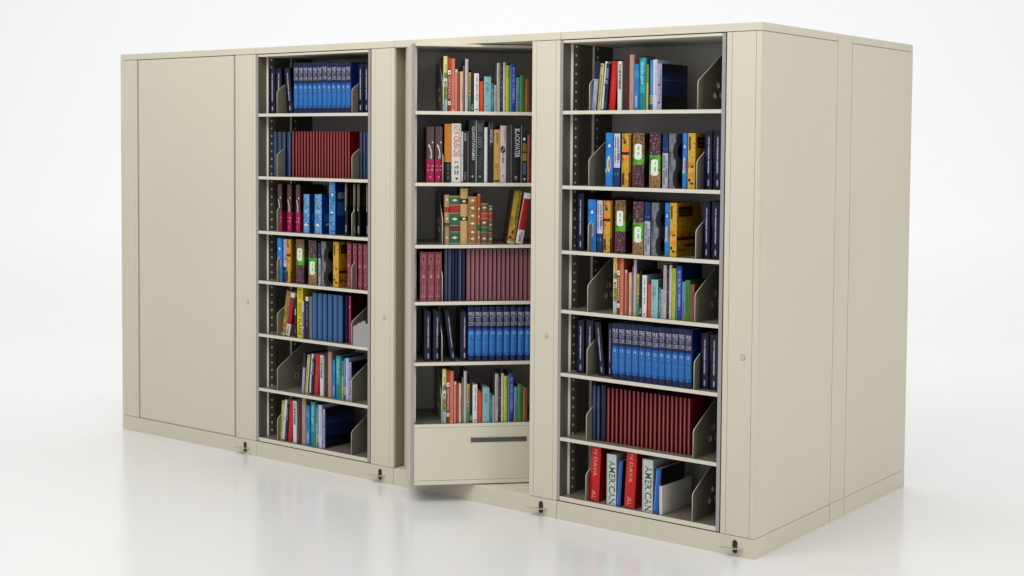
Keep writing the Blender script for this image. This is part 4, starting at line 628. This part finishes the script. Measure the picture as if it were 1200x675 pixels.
def book_meshes(st, t, h, seed):
    """cover shell with banded spine, page block, lettering and artwork, local origin at the spine's lower left corner"""
    rg = random.Random(seed)
    D = st['depth']; bl = min(st['bulge'], t * .3); w = min(.0022, t * .16); rough = st['rough']
    N = 8
    outer = [((i / N) * t, -bl * (1 - (2 * (i / N) - 1) ** 2)) for i in range(N + 1)]
    ol = outer + [(t, D), (t - w, D), (t - w, .006), (w, .006), (w, D), (0, D)]
    n = len(ol)
    cuts = sorted(set([0., 1.] + [a for b in (st['bands'], st['cbands'] or []) for c in b for a in c[:2]]))
    m = MB()
    def col(bands, v, d):
        for a, b, c in bands or []:
            if a <= v <= b: return c
        return d
    for j in range(len(cuts) - 1):
        v0, v1 = cuts[j], cuts[j + 1]; vm = (v0 + v1) / 2
        cs = cm(col(st['bands'], vm, st['cover']), rough); cc = cm(col(st['cbands'], vm, st['cover']), rough)
        for i in range(n):
            a, b = ol[i], ol[(i + 1) % n]
            m.poly([(a[0], a[1], v0 * h), (b[0], b[1], v0 * h), (b[0], b[1], v1 * h), (a[0], a[1], v1 * h)], cs if i < N else cc)
    for z, v in ((0, 0.001), (h, .999)):
        cc = cm(col(st['cbands'], v, st['cover']), rough)
        # strip caps : spine part, left board, right board
        m.poly([(q[0], q[1], z) for q in outer] + [(t, .006, z), (0, .006, z)], cc)
        m.poly([(0, .006, z), (w, .006, z), (w, D, z), (0, D, z)], cc)
        m.poly([(t - w, .006, z), (t, .006, z), (t, D, z), (t - w, D, z)], cc)
    out = {'cover': m}
    p = MB(); p.box(w + .0002, t - w - .0002, .0065, D - .004, .0025, h - .0035, PAGES); out['pages'] = p
    let = MB(); art = MB(); lay = 0
    for it in st['decor']:
        k = it[0]; lay += 1; off = .00025 + .00006 * lay
        if k == 'T':
            _, tx, u0, u1, v0, v1, c, o = it; V, F = glyphs(tx)
            P = [(u0 + y * (u1 - u0), v1 - x * (v1 - v0)) if o == 'v' else (u0 + x * (u1 - u0), v0 + y * (v1 - v0)) for x, y in V]
            let.mesh([spine_pt(t, a, b, h, bl, off + .0003) for a, b in P], F, cm(c))
        elif k == 'D':
            _, u0, u1, v0, v1, c, cnt = it
            s = (v1 - v0) / cnt; q = (u1 - u0)
            for i in range(cnt):
                if rg.random() < .12 and cnt > 5: continue
                a = v0 + i * s + s * .12; b = v0 + (i + 1) * s - s * .12
                k2 = rg.choice((0, 1, 2))
                rects = [(u0, u0 + q * .28, a, b), (u1 - q * .28, u1, a, b), (u0, u1, a, a + (b - a) * .3)] if k2 == 0 else \
                        [(u0, u1, a, a + (b - a) * .35), (u0, u1, b - (b - a) * .35, b), (u0, u0 + q * .25, a, b)] if k2 == 1 else \
                        [(u0, u1, a + (b - a) * .3, b - (b - a) * .3), (u1 - q * .3, u1, a, b)]
                for j2, (x0, x1, y0, y1) in enumerate(rects):
                    let.poly([spine_pt(t, x, y, h, bl, off + .0003 + j2 * .00002) for x, y in ((x0, y0), (x1, y0), (x1, y1), (x0, y1))], cm(c))
        elif k == 'R':
            _, u0, u1, v0, v1, c = it; ns = max(1, int((u1 - u0) * 8 + .5))
            for i in range(ns):
                a = u0 + (u1 - u0) * i / ns; b = u0 + (u1 - u0) * (i + 1) / ns
                art.poly([spine_pt(t, x, y, h, bl, off) for x, y in ((a, v0), (b, v0), (b, v1), (a, v1))], cm(c))
        elif k == 'E':
            _, u, v, ru, rv, c = it; n2 = 12
            cen = spine_pt(t, u, v, h, bl, off)
            ring = [spine_pt(t, max(-.5, min(.5, u + ru * math.cos(2 * math.pi * i / n2))), max(.0, min(1, v + rv * math.sin(2 * math.pi * i / n2))), h, bl, off) for i in range(n2)]
            for i in range(n2): art.poly([cen, ring[i], ring[(i + 1) % n2]], cm(c))
        elif k == 'P':
            art.poly([spine_pt(t, u, v, h, bl, off) for u, v in it[1]], cm(it[2]))
        elif k == 'CR':
            _, d0, d1, v0, v1, c = it
            art.poly([(t + off, min(d0, D), v0 * h), (t + off, min(d1, D), v0 * h), (t + off, min(d1, D), v1 * h), (t + off, min(d0, D), v1 * h)], cm(c))
        elif k == 'CE':
            _, d, v, rd, rv, c = it; n2 = 20
            art.poly([(t + off, max(.001, min(D, d + rd * math.cos(2 * math.pi * i / n2))), max(0, min(1, v + rv * math.sin(2 * math.pi * i / n2))) * h) for i in range(n2)], cm(c))
    for q in [art] + ([] if any(i[0] == 'T' for i in st['decor']) else [let]):      # printed pattern stays in the cover mesh
        for fc, mi in zip(q.f, q.m): m.poly([q.v[i] for i in fc], q.mats[mi])
    if any(i[0] == 'T' for i in st['decor']): out['spine_lettering'] = let
    return out

def make_book(style, st, t, h, seed):
    root = bpy.data.objects.new('book', None); root.empty_display_size = .03; COL.objects.link(root)
    for nm, mb in book_meshes(st, t, h, seed).items():
        mb.build(nm, root, recalc=nm == 'pages')
    return root
def dup(root):
    r = root.copy(); COL.objects.link(r)
    for ch in root.children:
        c = ch.copy(); COL.objects.link(c); c.parent = r
    return r

GROUPS = {'blue_volume': 'blue numbered volumes on the %s', 'slim_blue': 'slim navy volumes on the %s', 'navy_plain': 'plain navy volumes on the %s',
          'slim_red': 'slim dark red volumes on the %s', 'mauve_slim': 'slim red volumes with sheen painted mauve on the %s', 'mid_blue': 'mid-blue volumes on the %s', 'magenta': 'brown and magenta books on the %s',
          'bright_blue': 'bright blue books on the %s', 'black_gold': 'black and gilt books on the %s', 'ornate_red': 'ornate red books on the %s'}
def side_of(bay, s, st, x, ex):
    """phrases that tell same-looking books of one shelf apart where something does"""
    if bay == 2 and st in ('slim_blue', 'ornate_red', 'black_gold') :
        return ' right of divider' if x > .29 else ' left of divider'
    return ''
GL = {'blue_volume': 'bright blue numbered volume in the matching set', 'slim_blue': 'slim navy grey-spined volume', 'navy_plain': 'plain dark navy volume',
      'slim_red': 'slim dark red volume in the matching row', 'mauve_slim': 'slim red volume, its sheen painted mauve, in the matching row', 'mid_blue': 'plain mid-blue volume in the matching row', 'magenta': 'brown book with magenta lower half',
      'bright_blue': 'bright blue book with pale scroll artwork', 'black_gold': 'black gilt-topped book', 'ornate_red': 'ornate dusty-red book'}
SPECIAL = {(2, 0, 0): None}
cache = {}; LABELS = {}
for bay, s, items in ROWS:
    per = {}
    phrase = shelf_phrase(bay, s)
    vi = 0; seen = {}
    for e in items:
        st, x, t, h, lean, yo = e[:6]; ex = e[6] if len(e) > 6 else {}
        z = SH[s] + .0008
        seen[st] = seen.get(st, 0) + 1
        if st == 'blue_volume':
            key = ('blue_volume', ENC[vi % 12], bay, s); sd = enc_style(ENC[vi % 12]); vi += 1
        elif st in GROUPS: key = (st, bay, s, round(t, 2)); sd = ST[st]
        else: key = None; sd = ST[st]
        if key and key in cache:
            o = dup(cache[key][0]); t = cache[key][1]
        else:
            o = make_book(st, sd, t, h, hash((st, 1)) if 0 else sum(map(ord, st)))
            if key: cache[key] = (o, t)
        o.name = {'blue_volume': 'encyclopedia_volume', 'white_box': 'slipcase'}.get(st, 'book')
        dy = random.uniform(-.004, .004) if st not in ('blue_volume', 'slim_red', 'mauve_slim', 'mid_blue', 'slim_blue', 'navy_line') else random.uniform(-.0008, .0012)
        y = yo + dy + min(sd['bulge'], .004)
        lift = t * math.sin(R(lean)) if lean > 0 else 0.
        if lean < 0: lift = 0.
        place(o, bay, x, y, z + lift, lean)
        o['category'] = 'slipcase' if st == 'white_box' else 'book'
        if st in GROUPS:
            sf = side_of(bay, s, st, x, ex)
            o['label'] = GL[st] + sf + ', ' + phrase
            o['group'] = GROUPS[st] % phrase + (',' + sf if sf else '')
        elif st == 'navy_line':
            pz = ex['p']
            o['label'] = {'farthest left': 'upright navy book farthest left', 'second from left': 'upright navy book second from the left', 'leaning': 'leaning navy book with white spine line',
                          'left of the blue volumes': 'upright navy book against the blue volumes’ left side', 'right of the divider': 'navy book just right of the divider', 'beside the right wall': 'navy book against the right wall'}[pz] + ', ' + phrase
        else:
            d = sd['desc']
            if st == 'blue_swirl' and seen[st] == 2: d = 'narrow blue book just left of the gold one'
            if st == 'blue_thick' : d = 'bright blue book left of second red book' if seen[st] == 1 else 'bright blue book beside the low white slipcase'
            if st == 'big_red': d = 'left of two big red books with gilt capitals' if seen[st] == 1 else 'big red gilt-lettered book between blue and white'
            if st == 'white_american': d = 'white AMERICAN book between the two big red books' if seen[st] == 1 else 'white AMERICAN book right of both big red books'
            lab = d + ', ' + phrase
            o['label'] = lab
# grey stepped card filed beside the magenta book
t = thing('document_stand', 'mid-grey board with a stepped top edge, fifth shelf of far open cabinet', 'card', (0, 0, 0))
m = MB(); hs = [.096, .104, .104, .112, .118, .118, .124, .130, .130, .118, .118]; wd = .103 / len(hs)
pts = [(0, 0)]
for i, hh in enumerate(hs): pts += [(i * wd, hh), ((i + 1) * wd, hh)]
pts += [(len(hs) * wd, 0)]
n = len(pts); V = [(a, y, b) for y in (0, .006) for a, b in pts]
gm = new_mat('grey_board', (.33, .33, .335), .6, vary=.05, vscale=20)
m.mesh(V, [list(range(n)), list(range(n, 2 * n))] + [[i, (i + 1) % n, n + (i + 1) % n, n + i] for i in range(n)], gm)
m.box(.02, .08, .0062, .05, 0, .003, gm)
m.build('board', t)
place(t, 2, .2945, .004, SH[4] + .0008)

# ------------------------------------------------------------------ studio sweep
FW = Vector((-.607, .795, 0)); RT = Vector((.795, .607, 0)); OC = Vector((-1.6, .8, 0))
def sweep():
    prof = [(-11., 0.), (-6, 0), (0, 0), (5.0, 0.)]
    r = 4.0
    for i in range(1, 25):
        a = math.pi / 2 * i / 24
        prof.append((5.0 + r * math.sin(a), r - r * math.cos(a)))
    prof += [(5.0 + r + .001, 9.), (5.0 + r + .002, 14.)]
    V = []; F = []; xs = [-24, -12, 0, 12, 24]
    for s, z in prof:
        for w in xs: V.append(tuple(OC + FW * s + RT * w + Vector((0, 0, z))))
    n = len(xs)
    for i in range(len(prof) - 1):
        for j in range(n - 1): F.append([i * n + j, i * n + j + 1, (i + 1) * n + j + 1, (i + 1) * n + j])
    me = bpy.data.meshes.new('floor'); me.from_pydata(V, [], F); me.update()
    me.polygons.foreach_set('use_smooth', [True] * len(me.polygons))
    o = bpy.data.objects.new('floor', me); COL.objects.link(o)
    m = new_mat('white_studio_sweep', (.765, .762, .753), .30, spec=.5)
    nt = m.node_tree; b = nt.nodes['Principled BSDF']
    tc = nt.nodes.new('ShaderNodeTexCoord'); nz = nt.nodes.new('ShaderNodeTexNoise'); nz.inputs['Scale'].default_value = .9; nz.inputs['Detail'].default_value = 3
    nt.links.new(tc.outputs['Object'], nz.inputs['Vector'])
    mr = nt.nodes.new('ShaderNodeMapRange'); mr.inputs['To Min'].default_value = .15; mr.inputs['To Max'].default_value = .21
    nt.links.new(nz.outputs['Fac'], mr.inputs['Value']); nt.links.new(mr.outputs['Result'], b.inputs['Roughness'])
    sx = nt.nodes.new('ShaderNodeSeparateXYZ'); nt.links.new(tc.outputs['Object'], sx.inputs['Vector'])   # glossy at floor level, matt higher up the same sheet
    hz = nt.nodes.new('ShaderNodeMapRange'); hz.inputs['From Min'].default_value = .0; hz.inputs['From Max'].default_value = .8
    nt.links.new(sx.outputs['Z'], hz.inputs['Value'])
    mxr = nt.nodes.new('ShaderNodeMix'); mxr.data_type = 'FLOAT'; mxr.inputs[3].default_value = .95
    nt.links.new(hz.outputs['Result'], mxr.inputs[0]); nt.links.new(mr.outputs['Result'], mxr.inputs[2]); nt.links.new(mxr.outputs[0], b.inputs['Roughness'])
    cx = nt.nodes.new('ShaderNodeMix'); cx.data_type = 'RGBA'; cx.inputs[6].default_value = (.695, .692, .685, 1); cx.inputs[7].default_value = (.755, .757, .757, 1)  # base colour turns paler with height
    nt.links.new(hz.outputs['Result'], cx.inputs[0]); nt.links.new(cx.outputs[2], b.inputs['Base Color'])
    sp = nt.nodes.new('ShaderNodeMapRange'); sp.inputs['From Max'].default_value = .8; sp.inputs['To Min'].default_value = .5; sp.inputs['To Max'].default_value = .0
    nt.links.new(sx.outputs['Z'], sp.inputs['Value']); nt.links.new(sp.outputs['Result'], b.inputs['Specular IOR Level'])
    me.materials.append(m); o['kind'] = 'structure'
sweep()

# ------------------------------------------------------------------ light, world, camera
w = bpy.data.worlds.new('World'); SC.world = w; w.use_nodes = True
bg = w.node_tree.nodes['Background']; bg.inputs['Color'].default_value = (.97, .985, 1., 1); bg.inputs['Strength'].default_value = .50
def area(name, loc, target, size, power, col=(1, 1, 1), size_y=None):
    l = bpy.data.lights.new(name, 'AREA'); l.energy = power; l.size = size; l.color = col
    if size_y: l.shape = 'RECTANGLE'; l.size_y = size_y
    o = bpy.data.objects.new(name, l); COL.objects.link(o); o.location = loc
    o.rotation_euler = (Vector(target) - Vector(loc)).to_track_quat('-Z', 'Y').to_euler()
    return o
area('overhead_softbox', (-1.3, -3.0, 5.2), (-2.4, .2, .6), 4.5, 182, (1, .985, .955), 3.0)
area('right_softbox', (5.0, -.6, 3.2), (0, .6, 1.0), 2.5, 100, (1, .98, .95), 2.5)
bk = OC + FW * 3.2
area('backdrop_softbox', (bk.x, bk.y, 9.5), tuple(OC + FW * 8.6 + Vector((0, 0, .3))), 22, 960, (1, 1, 1), 3)

cd = bpy.data.cameras.new('camera'); cam = bpy.data.objects.new('camera', cd); COL.objects.link(cam); SC.camera = cam
yaw, pitch, roll = -.6522, -.0483, .0072
cam.location = (2.6549, -5.1037, 1.7089)
f = Vector((math.sin(yaw) * math.cos(pitch), math.cos(yaw) * math.cos(pitch), math.sin(pitch)))
rt = Vector((math.cos(yaw), -math.sin(yaw), 0)); up = rt.cross(f)
r2 = rt * math.cos(roll) + up * math.sin(roll); u2 = -rt * math.sin(roll) + up * math.cos(roll)
M = Matrix(((r2.x, u2.x, -f.x), (r2.y, u2.y, -f.y), (r2.z, u2.z, -f.z)))
cam.rotation_euler = M.to_euler()
cd.sensor_width = 36; cd.lens = 1638.03 / 1200 * 36
cd.shift_x = -4.8765 / 1200; cd.shift_y = -92.2676 / 1200
cd.clip_start = .1; cd.clip_end = 200

SC.view_settings.view_transform = 'Standard'; SC.view_settings.look = 'None'
SC.view_settings.exposure = .05; SC.view_settings.gamma = 1
SC.render.engine = 'CYCLES'
SC.cycles.use_denoising = True
SC.cycles.max_bounces = 8; SC.cycles.diffuse_bounces = 3
